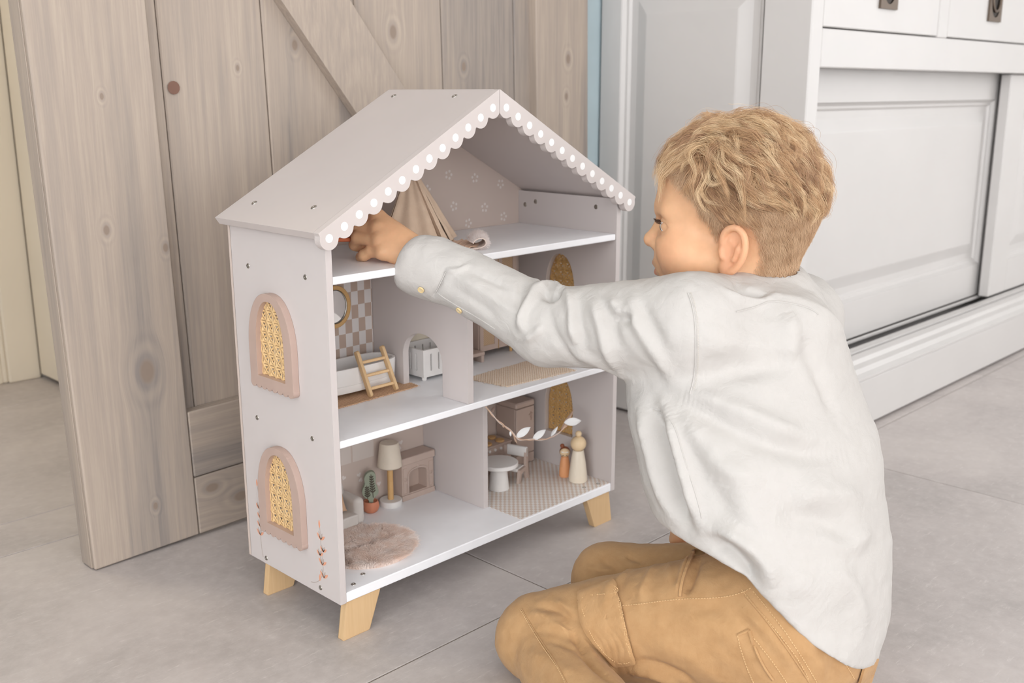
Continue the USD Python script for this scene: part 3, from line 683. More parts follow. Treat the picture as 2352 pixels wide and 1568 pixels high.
# printed sprigs on the near side panel
def sprig(stem_pts, leaves):
    ms = []
    s = spline(stem_pts, 24)
    L = LineString(s).buffer(.00055)
    ms.append(prism(L, 'yz', -.00025, .0002))
    pk, gy = [], []
    for k, (y, z, a, l, w, c) in enumerate(leaves):
        t = np.linspace(0, 1, 9); e = w / 2 * np.sin(np.pi * t) ** .8
        q = np.r_[np.stack([t * l, e], 1), np.stack([t * l, -e], 1)[::-1][1:-1]]
        R = np.array([[math.cos(a), -math.sin(a)], [math.sin(a), math.cos(a)]])
        g = prism(Polygon(q @ R.T + [y, z]), 'yz', -.0003, .0002)
        (pk if c else gy).append(g)
    return ms, pk, gy
up_ = math.pi / 2
def fan(y, z, s=1.0):
    return [(y, z, up_ + .9, .0125 * s, .0042, 1), (y, z, up_ - .75, .0125 * s, .0042, 1), (y, z, up_ + .35, .012 * s, .0034, 0), (y, z, up_ - .35, .0135 * s, .003, 0)]
spr = [([(.070, .069), (.050, .078), (.039, .095), (.040, .120), (.041, .145), (.0425, .166)], [(.0425, .160, up_, .013, .004, 1)] + fan(.0405, .143) + fan(.036, .126, .8) + fan(.0445, .118, .8) + fan(.0395, .105) + fan(.0375, .086) + [(.048, .078, up_ + .15, .012, .0045, 1)]),
       ([(.196, .066), (.1985, .085), (.199, .105), (.198, .135), (.197, .16), (.2005, .180)], [(.2005, .178, up_, .012, .004, 1), (.197, .158, up_ + .1, .012, .004, 1)] + fan(.199, .143, .85) + fan(.197, .128, .9) + fan(.1985, .114, .9) + fan(.2, .100))]
for st, lv in spr:
    a, b, c = sprig(st, lv)
    pz = hp('painted_sprig', b, 'print_peach', label='peach printed leaf sprig')
    obj('printed_stem', a + c, 'print_grey', pz)
# printed flowers, hearts and window on the back wall
def flower(x, z, r=.0062):
    a0 = RNG.uniform(0, 6)
    hp('painted_flower', [prism(Point(x + r * math.cos(a0 + k * 1.2566), z + r * math.sin(a0 + k * 1.2566)).buffer(.0023, 8), 'xz', .2292, .2297) for k in range(5)], 'print_pale')
for x, z in ((.42, .614), (.481, .605), (.544, .591), (.371, .592), (.431, .560), (.504, .552), (.551, .532), (.464, .528), (.40, .655), (.335, .64), (.31, .59), (.33, .545), (.225, .625), (.25, .575), (.19, .60), (.16, .555), (.11, .60), (.39, .535), (.355, .68), (.28, .69)): flower(x, z)
def heart(x, z, r=.004, rot=0.0):
    t = np.linspace(0, 2 * np.pi, 24)
    q = np.stack([16 * np.sin(t) ** 3, 13 * np.cos(t) - 5 * np.cos(2 * t) - 2 * np.cos(3 * t) - np.cos(4 * t)], 1) / 17 * r
    hp('painted_heart', prism(shapely.affinity.translate(shapely.affinity.rotate(Polygon(q).buffer(0), rot, origin=(0, 0)), x, z), 'xz', .2292, .2297), 'print_pale')
for x, z, r in ((.25, .105, 0), (.209, .132, 20), (.212, .122, 160), (.178, .135, -30), (.300, .166, 10), (.296, .157, 170), (.12, .11, 0), (.09, .15, 20), (.05, .12, -10)): heart(x, z, .0046, r)
hp('painted_window', prism(unary_union([sbox(.150, .157, .194, .205), sbox(.1975, .157, .241, .205)]), 'xz', .2292, .2297), 'print_cream')
# printed papers: bathroom tiles, kitchen floor
hp('checker_wallpaper', box((T + .0005, .2286, Z2 + .0005), (.2475, .2294, Z3 - .011), 0), 'checker_paper', label='taupe and white checkered bathroom paper')
hp('patterned_flooring', prism([(.3625, .003), (.5895, .003), (.5895, .2285), (.3625, .2285)], 'xy', Z1 - .0002, Z1 + .0005), 'gingham_floor', label='taupe and white diamond patterned kitchen flooring')

# ------------------------------------------------------------------ toys: bathroom
def toy(name, loc, label, catg, group=None): return thing(name, loc, label, catg, group)
def ragged_rug(corners, z, mt, name, label, amp=.0012, seed=0, th=.0016, lift=.0):
    c = np.array(corners, float)
    t = toy(name, (*c.mean(0), z), label, 'rug')
    def fn(u, v):
        p = ((1 - u) * (1 - v))[..., None] * c[0] + (u * (1 - v))[..., None] * c[1] + (u * v)[..., None] * c[2] + ((1 - u) * v)[..., None] * c[3]
        e = np.minimum(np.minimum(u, 1 - u), np.minimum(v, 1 - v))
        q = np.concatenate([p, np.zeros_like(p[..., :1])], -1)
        w = amp * np.clip(1 - e * 25, 0, 1)
        q[..., 0] += w * (meshkit.noise(q * 400 + [seed, 0, 0]) - .5) * 2
        q[..., 1] += w * (meshkit.noise(q * 400 + [0, seed, 7]) - .5) * 2
        q[..., 2] = z + th / 2 + .0002 + lift * meshkit.noise(q * 30 + [seed, 1, 1])
        return q
    m = grid_sheet(fn, 90, 60, th)
    obj('woven_mat', m, mt, t, 40)
    # frayed threads along the rim
    P = []
    for k in range(240):
        a = k / 240 * 4; s = int(a); f = a - s
        p = c[s] + (c[(s + 1) % 4] - c[s]) * f; d = p - c.mean(0); d /= np.linalg.norm(d)
        d = d + RNG.normal(0, .5, 2); L = RNG.uniform(.001, .004)
        P.append([[*(p - d * .001), z + .0012], [*(p + d * L * .6), z + .0012 + RNG.uniform(-.0003, .0006)], [*(p + d * L), z + .0006 + RNG.uniform(0, .0006)]])
    curves('fringe', P, .0005, mt, t)
    return t
ragged_rug([(.045, .122), (.258, .130), (.262, .176), (.045, .176)], Z2, 'burlap', 'burlap_rug', 'brown burlap rug lying under the toy bathtub and ladder', seed=3)
RB = Z2 + .0019
# bathtub
bt = toy('bathtub', (.170, .185, RB), 'white oval toy bathtub on little round wooden feet', 'bathtub')
def oval(L, Wd, n=48):
    a = np.linspace(0, 2 * np.pi, n, endpoint=False)
    k = .62
    return np.stack([L / 2 * np.sign(np.cos(a)) * np.abs(np.cos(a)) ** k, Wd / 2 * np.sign(np.sin(a)) * np.abs(np.sin(a)) ** k], 1)
def loft(rings):
    n = len(rings[0]); V = np.vstack(rings); F = []
    j = np.arange(n); j2 = (j + 1) % n
    for i in range(len(rings) - 1):
        F += [np.stack([i * n + j, i * n + j2, (i + 1) * n + j2], 1), np.stack([i * n + j, (i + 1) * n + j2, (i + 1) * n + j], 1)]
    c0, c1 = len(V), len(V) + 1
    V = np.vstack([V, rings[0].mean(0)[None], rings[-1].mean(0)[None]])
    F += [np.stack([j2, j, np.full(n, c0)], 1), np.stack([(len(rings) - 1) * n + j, (len(rings) - 1) * n + j2, np.full(n, c1)], 1)]
    return trimesh.Trimesh(V, np.vstack(F), process=False)
def ovz(L, Wd, z, c): q = oval(L, Wd); return np.column_stack([q + np.array(c), np.full(len(q), z)])
tc = (.170, .185)
R = [ovz(.138, .052, RB + .0060, tc), ovz(.148, .060, RB + .0068, tc), ovz(.150, .062, RB + .009, tc), ovz(.151, .063, RB + .0185, tc)]
obj('tub_base', loft(R), 'white_toy', bt, 40)
R = [ovz(.1495, .0615, RB + .0185, tc), ovz(.151, .063, RB + .0195, tc), ovz(.154, .066, RB + .044, tc), ovz(.153, .065, RB + .0455, tc), ovz(.146, .058, RB + .0455, tc), ovz(.144, .056, RB + .0445, tc), ovz(.138, .050, RB + .022, tc), ovz(.126, .040, RB + .018, tc)]
obj('tub_body', loft(R), 'white_toy', bt, 40)
for sx in (-1, 1):
    for sy in (-1, 1):
        obj('foot', lathe([(.0036, 0), (.0046, .001), (.0046, .0065)], (tc[0] + sx * .052, tc[1] + sy * .019, RB), 16), 'beech', bt, 40)
# ladder leaning on the tub
ld = toy('toy_ladder', (.19, .13, RB), 'small three-rung wooden toy ladder leaning against the bathtub', 'ladder')
def bar_xz(a, b, w, t):
    """flat rounded bar from a to b, width w in the plane of the lean, thickness t along x"""
    a, b = np.array(a, float), np.array(b, float); d = b - a; L = np.linalg.norm(d); d /= L
    side = np.array([1.0, 0, 0]); side -= d * (side @ d); side /= np.linalg.norm(side); n = np.cross(side, d)
    cap = LineString([(0, 0), (L, 0)]).buffer(w / 2, 10)
    m = trimesh.creation.extrude_polygon(cap, t, engine='earcut'); m.apply_translation([0, 0, -t / 2])
    return place(m, (d, n, side), a)
la, lb = np.array((.166, .134, RB + .004)), np.array((0.1556, 0.1500, 0.3635))
ra, rb = np.array((.2175, .136, RB + .004)), np.array((0.2066, 0.1530, 0.3628))
obj('rail', bar_xz(la, lb, .0078, .0052), 'birch', ld); obj('rail', bar_xz(ra, rb, .0078, .0052), 'birch', ld)
for f in (.13, .45, .77):
    obj('rung', tube([la + (lb - la) * f, ra + (rb - ra) * f], .0026, 12), 'beech', ld, 40)
# mirror on the paper
mi = toy('mirror', (.171, .224, .422), 'oval wall mirror in a honey wood ring on the checkered paper', 'mirror')
ang = np.linspace(0, 2 * np.pi, 64, endpoint=False)
def ell(rx, rz): return Polygon(np.stack([.171 + rx * np.cos(ang), .423 + rz * np.sin(ang)], 1))
obj('wood_ring', prism(ell(.030, .034).difference(ell(.0235, .0275)), 'xz', .2225, .2283), 'oak_ring', mi)
obj('beaded_rim', tube([(.171 + .0228 * math.cos(a), .2238, .423 + .0268 * math.sin(a)) for a in np.linspace(0, 2 * np.pi, 72)], .0009, 6), 'screw_metal', mi, 40)
obj('mirror_glass', prism(ell(.0236, .0276), 'xz', .2250, .2262), 'mirror_glass', mi)

# ------------------------------------------------------------------ bedroom upstairs right
cr = toy('crib', (.335, .178, Z2), 'white slatted toy crib seen through the arched doorway', 'crib')
cx0, cx1, cy0, cy1, cz0, cz1 = .284, .384, .146, .210, Z2 + .006, Z2 + .0515
def slotted(u0, u1, n, plane, d0, d1):
    P = sbox(u0, cz0, u1, cz1)
    for k in range(n):
        c = u0 + (u1 - u0) * (k + 1) / (n + 1)
        P = P.difference(LineString([(c, cz0 + .011), (c, cz1 - .009)]).buffer(.0016, 8))
    return prism(P, plane, d0, d1)
for y in (cy0, cy1 - .004): obj('side', slotted(cx0, cx1, 5, 'xz', y, y + .004), 'white_toy', cr)
for x in (cx0, cx1 - .004): obj('end', slotted(cy0 + .004, cy1 - .004, 3, 'yz', x, x + .004), 'white_toy', cr)
obj('bottom', box((cx0 + .004, cy0 + .004, cz0), (cx1 - .004, cy1 - .004, cz0 + .004), 0), 'white_toy', cr)
for x in (cx0 + .006, cx1 - .006):
    for y in (cy0 + .006, cy1 - .006): obj('leg', lathe([(.003, 0), (.0042, .001), (.0042, .0065)], (x, y, Z2), 14), 'white_toy', cr, 40)
cn = toy('canopy', (.325, .2, Z2), 'cream cloth canopy standing behind the white crib', 'canopy')
apex = np.array((0.3387, 0.2150, 0.3911)); 
def canopy(u, v):
    a = np.pi * (-.08 + 1.16 * u); r = .004 + .038 * v ** 1.1 + .002 * np.sin(u * 34) * v
    x = apex[0] + r * np.cos(a) * 1.1; y = np.minimum(.2275, .222 - r * np.sin(a) * .45); z = apex[2] + .012 - (apex[2] + .012 - Z2 - .001) * v
    return np.stack([x, y, z], -1)
obj('canopy_cloth', grid_sheet(canopy, 60, 40, .0008), 'cream_cloth', cn, 50)
obj('canopy_ring', tube([apex + [.005 * math.cos(a), .003 * math.sin(a), .012] for a in np.linspace(0, 2 * np.pi, 20)], .0012, 6), 'birch', cn, 40)
wd = toy('wardrobe', (.49, .205, Z2), 'tall mauve toy wardrobe with cane inset doors in the upstairs bedroom', 'wardrobe')
wx0, wx1, wy0, wz0, wz1 = .443, .536, .181, Z2 + .013, Z2 + .196
obj('body', box((wx0, wy0 + .003, wz0), (wx1, .2288, wz1), .0012), 'mauve_toy', wd)
for k in range(2):
    a = wx0 + .001 + k * (wx1 - wx0) / 2; b = a + (wx1 - wx0) / 2 - .0022
    q = sbox(a, wz0 + .001, b, wz1 - .001).difference(sbox(a + .0085, wz0 + .0105, b - .0085, wz0 + .085).buffer(-.001).buffer(.001)).difference(sbox(a + .0085, wz0 + .097, b - .0085, wz1 - .010))
    d = obj('door', prism(q, 'xz', wy0, wy0 + .003), 'mauve_toy', wd)
    obj('cane_inset', box((a + .008, wy0 + .0015, wz0 + .010), (b - .008, wy0 + .0028, wz1 - .0095), 0), 'cane_weave', d)
    obj('knob', ball(((b - .003 if k == 0 else a + .003), wy0 - .001, wz0 + .091), .0022, 2), 'oak_ring', d, 40)
obj('seam', box(((wx0 + wx1) / 2 - .0006, wy0 - .0002, wz0), ((wx0 + wx1) / 2 + .0004, wy0 + .0012, wz1), 0), 'oak_ring', wd)
for x in (wx0 + .008, wx1 - .008):
    for y in (wy0 + .008, .222): obj('foot', lathe([(.0025, 0), (.0038, .0135)], (x, y, Z2), 12), 'oak_ring', wd, 40)
bn = toy('bench', (.42, .18, Z2), 'low mauve toy bench beside the wardrobe', 'bench')
obj('seat', box((.375, .1650, Z2 + .0125), (.4405, .2000, Z2 + .0185), .001), 'mauve_toy', bn)
for x in (.378, .4330): obj('leg', box((x, .1660, Z2), (x + .0065, .1990, Z2 + .0126), .0008), 'mauve_toy', bn)
bd2 = toy('toy_bed', (.555, .175, Z2), 'mauve toy bed at the far wall, mostly behind the sleeve', 'bed')
obj('bed_frame', box((.541, .095, Z2 + .006), (.588, .222, Z2 + .020), .0015), 'mauve_toy', bd2)
obj('headboard', box((.541, .2225, Z2 + .003), (.588, .2285, Z2 + .052), .002), 'mauve_toy', bd2)
obj('mattress', box((.5425, .097, Z2 + .0202), (.5865, .2215, Z2 + .030), .003), 'cream_toy', bd2)
for x in (.544, .580):
    for y in (.098, .214): obj('leg', box((x, y, Z2), (x + .006, y + .006, Z2 + .0062), .0005), 'mauve_toy', bd2)
ragged_rug([(.343, .108), (.355, .027), (.505, .014), (.497, .114)], Z2, 'woven_beige', 'woven_rug', 'beige and white open-weave rug on the upper right floor', seed=9, amp=.0018)

# ------------------------------------------------------------------ living room downstairs left
sf = toy('armchair', (.11, .2, Z1), 'pale grey rounded toy armchair at the left back corner', 'armchair')
def scroll_arm(x0, x1):
    P = unary_union([sbox(.172, Z1 + .002, .215, Z1 + .030), Point(.186, Z1 + .0405).buffer(.0125, 16), Polygon([(.1735, Z1 + .040), (.1765, Z1 + .002), (.225, Z1 + .002), (.2265, Z1 + .052), (.19, Z1 + .0528)])]).buffer(.003).buffer(-.003).buffer(-.002).buffer(.002)
    return prism(P, 'yz', x0, x1)
def softbox(lo, hi, r, n=3):
    import manifold3d as mf
    lo, hi = np.array(lo, float), np.array(hi, float)
    s = [mf.Manifold.sphere(r, 20).translate([float(a) for a in np.where(q, hi - r, lo + r)]) for q in np.ndindex(2, 2, 2)]
    m = mf.Manifold.batch_hull(s).to_mesh()
    return trimesh.Trimesh(np.array(m.vert_properties[:, :3]), np.array(m.tri_verts), process=False)
obj('arm', softbox((.1545, .168, Z1 + .001), (.1745, .2265, Z1 + .047), .0085), 'grey_toy', sf, 50)
obj('arm', softbox((.030, .168, Z1 + .001), (.050, .2265, Z1 + .047), .0085), 'grey_toy', sf, 50)
obj('seat', softbox((.048, .163, Z1 + .006), (.1565, .214, Z1 + .0245), .003), 'grey_toy', sf, 50)
obj('backrest', softbox((.042, .206, Z1 + .004), (.164, .2275, Z1 + .066), .0095), 'grey_toy', sf, 50)
for x in (.04, .165):
    for y in (.175, .22): obj('foot', box((x - .003, y - .003, Z1), (x + .003, y + .003, Z1 + .0035), 0), 'grey_toy', sf)
cu = toy('cushion', (.12, .195, Z1 + .025), 'small peach square cushion on the grey armchair', 'cushion')
def cushion_mesh(c, w, h, t, lean):
    def fn(u, v, s):
        x = (u - .5) * w; z = v * h; e = (np.clip(1 - (2 * u - 1) ** 4, 0, 1) * np.clip(1 - (2 * v - 1) ** 4, 0, 1)) ** .6
        pin = 1 - .12 * (1 - np.abs(2 * u - 1) ** 2); pin2 = 1 - .12 * (1 - np.abs(2 * v - 1) ** 2)
        return np.stack([c[0] + x * pin2, c[1] + lean * z + s * e * t / 2, c[2] + h / 2 + (z - h / 2) * pin], -1)
    u, v = np.meshgrid(np.linspace(0, 1, 22), np.linspace(0, 1, 22), indexing='ij')
    A, B = fn(u, v, -1), fn(u, v, 1); n = 22 * 22; idx = np.arange(n).reshape(22, 22)
    q = np.stack([idx[:-1, :-1], idx[1:, :-1], idx[1:, 1:], idx[:-1, 1:]], -1).reshape(-1, 4)
    F = np.vstack([q, q[:, ::-1] + n])
    return trimesh.Trimesh(np.vstack([A.reshape(-1, 3), B.reshape(-1, 3)]), np.vstack([F[:, [0, 1, 2]], F[:, [0, 2, 3]]]), process=False)
obj('cushion_cover', cushion_mesh((.1340, .1860, Z1 + .0250), .034, .031, .012, .40), 'cushion_peach', cu, 60)
pl = toy('potted_plant', (.212, .205, Z1), 'flat green toy plant with dark leaf pattern in terracotta pot', 'plant')
pc = (.212, .204)
obj('pot', lathe([(.0001, 0), (.0085, 0), (.0118, .003), (.0142, .010), (.0132, .0160), (.0118, .0195), (.0104, .0195), (.0098, .017), (.0001, .017)], (*pc, Z1), 32), 'terracotta', pl, 40)
lp_ = Polygon(spline([(-.0035, 0), (-.004, .006), (-.0115, .013), (-.0135, .024), (-.0092, .034), (-.0098, .042), (-.004, .053), (.0045, .0545), (.0095, .046), (.0085, .036), (.0115, .027), (.0125, .016), (.0045, .0065), (.0035, 0), (-.0035, 0)], 80)).buffer(0)
ca, sa = math.cos(-.75), math.sin(-.75)
def plant_slab(P, d0, d1): 
    m = prism(P, 'xz', d0, d1); m.apply_transform(trimesh.transformations.rotation_matrix(-.55, [0, 0, 1])); m.apply_translation([pc[0], pc[1], Z1 + .0165]); return m
obj('leaf_slab', plant_slab(lp_, -.0045, .0045), 'leaf_green', pl)
vein = []
for (bx, bz, tx, tz, n) in ((-.005, .006, -.006, .031, 5), (.004, .010, .0015, .050, 7)):
    vein.append(LineString([(bx, bz), (tx, tz)]).buffer(.0006))
    for k in range(n):
        f = .22 + .75 * k / n; x, z = bx + (tx - bx) * f, bz + (tz - bz) * f
        for s in (-1, 1):
            L = .0056 * (1.1 - .5 * f)
            vein.append(shapely.affinity.rotate(shapely.affinity.scale(Point(x + s * L * .55, z).buffer(1, 8), L * .62, .0012), s * 42, origin=(x, z)))
obj('leaf_pattern', plant_slab(unary_union(vein).intersection(lp_.buffer(-.0006)), -.0049, -.0043), 'leaf_dark', pl)
lm = toy('floor_lamp', (.256, .2045, Z1), 'toy floor lamp with pale cone shade and honey wood post', 'lamp')
lc = (.2535, .2030)
obj('base', lathe(1.14 * np.array([(.0001, 0), (.0163, 0), (.0168, .0008), (.0168, .0085), (.0160, .0093), (.0001, .0093)]), (*lc, Z1), 40), 'white_toy', lm, 40)
obj('post', lathe(1.14 * np.array([(.0001, .009), (.0044, .009), (.0044, .064), (.0001, .064)]), (*lc, Z1), 20), 'oak_ring', lm, 40)
obj('shade', lathe(1.14 * np.array([(.0001, .0600), (.0165, .0600), (.0185, .0618), (.0183, .0640), (.0142, .0955), (.0130, .0972), (.0001, .0975)]), (*lc, Z1), 40), 'cream_toy', lm, 40)
fp = toy('fireplace', (.31, .215, Z1), 'mauve toy fireplace with carved arched surround against the partition', 'fireplace')
fx0, fx1, fy0 = .2755, .346, .1990
op = unary_union([sbox(fx0 + .0155, Z1 + .0115, fx1 - .0155, Z1 + .043), shapely.affinity.scale(Point((fx0 + fx1) / 2, Z1 + .043).buffer(1, 20), .0195, .0085)])
obj('surround', prism(sbox(fx0, Z1 + .0095, fx1, Z1 + .064).difference(op), 'xz', fy0, .2288), 'mauve_toy', fp)
obj('fire_back', box((fx0 + .01, .2215, Z1 + .0095), (fx1 - .01, .228, Z1 + .058), 0), 'mauve_toy', fp)
obj('hearth', box((fx0 - .001, fy0 - .0025, Z1), (fx1 + .001, .2288, Z1 + .0098), .0008), 'mauve_toy', fp)
obj('mantel', box((fx0 - .0025, fy0 - .0030, Z1 + .0640), (fx1 + .002, .2288, Z1 + .0765), .001), 'mauve_toy', fp)
rimp = LineString(list(op.buffer(.0022).exterior.coords))
obj('arch_moulding', prism(op.buffer(.0036).difference(op.buffer(.0010)).intersection(sbox(0, Z1 + .0105, 1, 1)), 'xz', fy0 - .0012, fy0 + .001), 'mauve_toy', fp)
for s in (-1, 1):
    cx = (fx0 + fx1) / 2 + s * .0285
    obj('pilaster', prism(unary_union([sbox(cx - .0042, Z1 + .0105, cx + .0042, Z1 + .058)]).difference(sbox(cx - .0030, Z1 + .0125, cx + .0030, Z1 + .0300)).difference(Point(cx, Z1 + .0375).buffer(.0036)), 'xz', fy0 - .0011, fy0 + .0005), 'mauve_toy', fp)
    obj('rosette', lathe([(.0001, .0012), (.0018, .0010), (.0028, -.0004)], (cx, fy0, Z1 + .0375), 16, (0, -1, 0)), 'mauve_toy', fp, 40)
obj('keystone', lathe([(.0001, .0016), (.0026, .0013), (.0036, -.0004)], ((fx0 + fx1) / 2, fy0, Z1 + .0555), 18, (0, -1, 0)), 'mauve_toy', fp, 40)
# round fur rug
fr = toy('fur_rug', (.125, .097, Z1), 'round dusty rose faux fur rug on the lower left floor', 'rug')
FC, FR = (.118, .098), .078
obj('backing', lathe([(.0001, 0), (FR - .004, 0), (FR - .003, .001), (.0001, .0014)], (*FC, Z1 + .0002), 64), 'fur_rose', fr, 40)
n = 26000
rr = (FR - .003) * np.sqrt(RNG.uniform(0, 1, n)); th = RNG.uniform(0, 2 * np.pi, n)
p0 = np.stack([FC[0] + rr * np.cos(th), FC[1] + rr * np.sin(th), np.full(n, Z1 + .001)], 1)
p0 = p0[(p0[:, 0] > T + .012)]; n = len(p0)
fl_ = meshkit.noise(p0 * 38) * 9 + meshkit.noise(p0 * 90 + 5) * 3
rad = (p0[:, :2] - FC) / FR
dv_ = np.stack([np.cos(fl_) * .5 + rad[:, 0] * .8, np.sin(fl_) * .5 + rad[:, 1] * .8], 1) + RNG.normal(0, .25, (n, 2))
L = RNG.uniform(.006, .0105, n)
K = [p0]
for k, (hz, ho) in enumerate(((.40, .15), (.68, .45), (.78, .85))):
    K.append(p0 + np.column_stack([dv_ * (L * ho)[:, None], L * hz + RNG.normal(0, .0002, n)]))
curves('fur_pile', np.stack(K, 1), np.array([.00042, .00038, .00028, .0001]), 'fur_rose', fr)

# ------------------------------------------------------------------ kitchen downstairs right
tb = toy('round_table', (.430, .124, Z1), 'white round pedestal toy table in the kitchen', 'table')
kc = (.432, .124)
obj('pedestal', lathe([(.0001, 0), (.0178, 0), (.0184, .0008), (.0180, .0020), (.0136, .0425), (.0001, .0425)], (*kc, Z1 + .0006), 40), 'white_toy', tb, 40)
obj('tabletop', lathe([(.0001, .0425), (.0325, .0425), (.0338, .0437), (.0338, .0492), (.0328, .0502), (.0001, .0502)], (*kc, Z1 + .0006), 48), 'white_toy', tb, 40)
ch = toy('toy_chair', (.485, .145, Z1), 'mauve toy chair with white backrest pulled up to round table', 'chair')
KZ = Z1 + .0006
def chair_side(y0, y1):
    P = Polygon([(.458, 0), (.4655, 0), (.470, .014), (.478, .0175), (.486, .014), (.4905, .0), (.498, 0), (.4945, .022), (.4955, .056), (.4885, .0575), (.4865, .024), (.463, .0235)]).buffer(.0012).buffer(-.0012)
    m = prism(P, 'xz', y0, y1); m.apply_translation([-.476, 0, KZ]); return m
def chair_place(m):
    m.apply_transform(trimesh.transformations.rotation_matrix(.30, [0, 0, 1])); m.apply_translation([.4815, .140, 0]); return m
obj('side_frame', chair_place(chair_side(-.0225, -.0175)), 'mauve_toy', ch)
obj('side_frame', chair_place(chair_side(.0175, .0225)), 'mauve_toy', ch)
obj('seat', chair_place(box((-.014, -.0174, KZ + .0195), (.013, .0174, KZ + .0255), .001)), 'white_toy', ch)
obj('backrest', chair_place(box((.0120, -.0225, KZ + .040), (.0178, .0174, KZ + .0590), .0012)), 'white_toy', ch)
sv = toy('stove', (.49, .205, Z1), 'mauve toy stove with four round wooden burners', 'stove')
sx0, sx1 = .452, .523
obj('body', box((sx0, .183, KZ), (sx1, .2288, KZ + .050), .0012), 'mauve_toy', sv)
obj('cooktop', box((sx0 - .001, .1815, KZ + .0502), (sx1 + .001, .2288, KZ + .0530), .0008), 'mauve_toy', sv)
for x in (sx0 + .020, sx0 + .0515):
    for y in (.1935, .2150): obj('burner', lathe([(.0001, 0), (.0078, 0), (.0082, .0006), (.0082, .0030), (.0075, .0038), (.0001, .0038)], (x, y, KZ + .0530), 24), 'oak_ring', sv, 40)
od = obj('oven_door', box((sx0 + .008, .1812, KZ + .006), (sx1 - .008, .1832, KZ + .038), .0008), 'mauve_toy', sv)
obj('oven_window', box((sx0 + .016, .1804, KZ + .012), (sx1 - .016, .1814, KZ + .030), .0004), 'leaf_dark', od)
for k in range(4): obj('knob', lathe([(.0026, -.001), (.0026, .0025), (.0001, .003)], (sx0 + .014 + k * .0143, .183, KZ + .0445), 12, (0, -1, 0)), 'white_toy', sv, 40)
rf = toy('refrigerator', (.556, .2, Z1), 'tall mauve toy refrigerator in the right back corner of the kitchen', 'refrigerator')
gx0, gx1, gy = .529, .5775, .176
obj('body', box((gx0, gy + .004, KZ), (gx1, .2288, KZ + .110), .0012), 'mauve_toy', rf)
obj('top_cap', box((gx0 - .0008, gy - .0005, KZ + .1102), (gx1 + .0008, .2288, KZ + .1215), .0025), 'mauve_toy', rf)
obj('door', box((gx0 + .0004, gy, KZ + .0205), (gx1 - .0004, gy + .0042, KZ + .1095), .001), 'mauve_toy', rf)
obj('lower_door', box((gx0 + .0004, gy, KZ + .001), (gx1 - .0004, gy + .0042, KZ + .0195), .001), 'mauve_toy', rf)
fm = [prism(shapely.affinity.rotate(shapely.affinity.scale(Point(gx1 - .010 + dx, KZ + .091 + dz).buffer(1, 8), .0036, .0016), r), 'xz', gy - .0004, gy + .0002) for dx, dz, r in ((0, 0, 60), (.0015, .006, -35), (-.0025, .004, 20), (.001, -.005, 80))]
obj('painted_leaves', fm, 'mauve_dark', rf)
# leaf garland of paper and wire
ga = toy('leaf_garland', (.41, .03, .22), 'paper leaf garland strung across the kitchen opening', 'garland')
gp = [(0.3162, 0.0350, 0.2682), (0.3342, 0.0300, 0.2450), (0.3616, 0.0260, 0.2190), (0.3736, 0.0240, 0.2062), (0.4032, 0.0240, 0.1944), (0.4369, 0.0260, 0.1863), (0.4716, 0.0280, 0.1843), (0.5015, 0.0340, 0.1897), (0.5377, 0.0400, 0.1957)]
gs = spline(gp, 60)
obj('cord', tube(gs + np.stack([.0004 * np.sin(np.arange(60) * .9), .0006 * np.cos(np.arange(60) * .9), .0006 * np.sin(np.arange(60) * 1.3)], 1), .0009, 6), 'peach_cloth', ga, 40)
gs2 = gs + np.stack([.0012 * np.sin(np.arange(60) * .5), .0012 * np.cos(np.arange(60) * .5), .0013 * np.sin(np.arange(60) * .45 + 1)], 1)
obj('cord', tube(gs2, .0008, 6), 'pink_cloth', ga, 40)
def paper_leaf(a, b, w, bend, mt='print_white', roll=0.0):
    a, b = np.array(a, float), np.array(b, float); d = b - a
    toe = EYE - (a + b) / 2; toe /= np.linalg.norm(toe)
    s = np.cross(d, toe); s /= np.linalg.norm(s); nn = np.cross(s, d); nn /= np.linalg.norm(nn)
    s = s * math.cos(roll) + nn * math.sin(roll)
    def fn(u, v):
        wd_ = w * np.sin(np.pi * np.clip(u, 0.001, .999)) ** .75 * (1.15 - .5 * u)
        return a + u[..., None] * d + ((v - .5) * wd_)[..., None] * s + (bend * np.sin(np.pi * u) - bend * 1.2 * np.abs(v - .5))[..., None] * nn
    obj('paper_leaf', grid_sheet(fn, 16, 8, .0004), mt, ga, 40)
paper_leaf((0.3736, 0.0240, 0.2062), (0.4031, 0.0200, 0.2179), .0125, .003); paper_leaf((0.4137, 0.0250, 0.1923), (0.4421, 0.0220, 0.2036), .0120, .003)
paper_leaf((0.4617, 0.0280, 0.1859), (0.4802, 0.0300, 0.1981), .0070, .002, roll=.5); paper_leaf((0.5047, 0.0360, 0.1979), (0.5424, 0.0300, 0.1937), .0150, .003)
paper_leaf((0.4926, 0.0340, 0.1856), (0.5443, 0.0500, 0.2095), .0080, .002, 'tan_paper', .6); paper_leaf((0.3685, 0.0250, 0.2101), (0.3776, 0.0260, 0.1943), .0055, .001, 'tan_paper', .8)
paper_leaf((0.3478, 0.0290, 0.2326), (0.3517, 0.0300, 0.2263), .004, .001, 'tan_paper'); paper_leaf((0.3256, 0.0330, 0.2550), (0.3452, 0.0450, 0.2610), .007, .001, 'mauve_dark', .5)
paper_leaf((0.3616, 0.0260, 0.2190), (0.3625, 0.0260, 0.2099), .0035, .001)
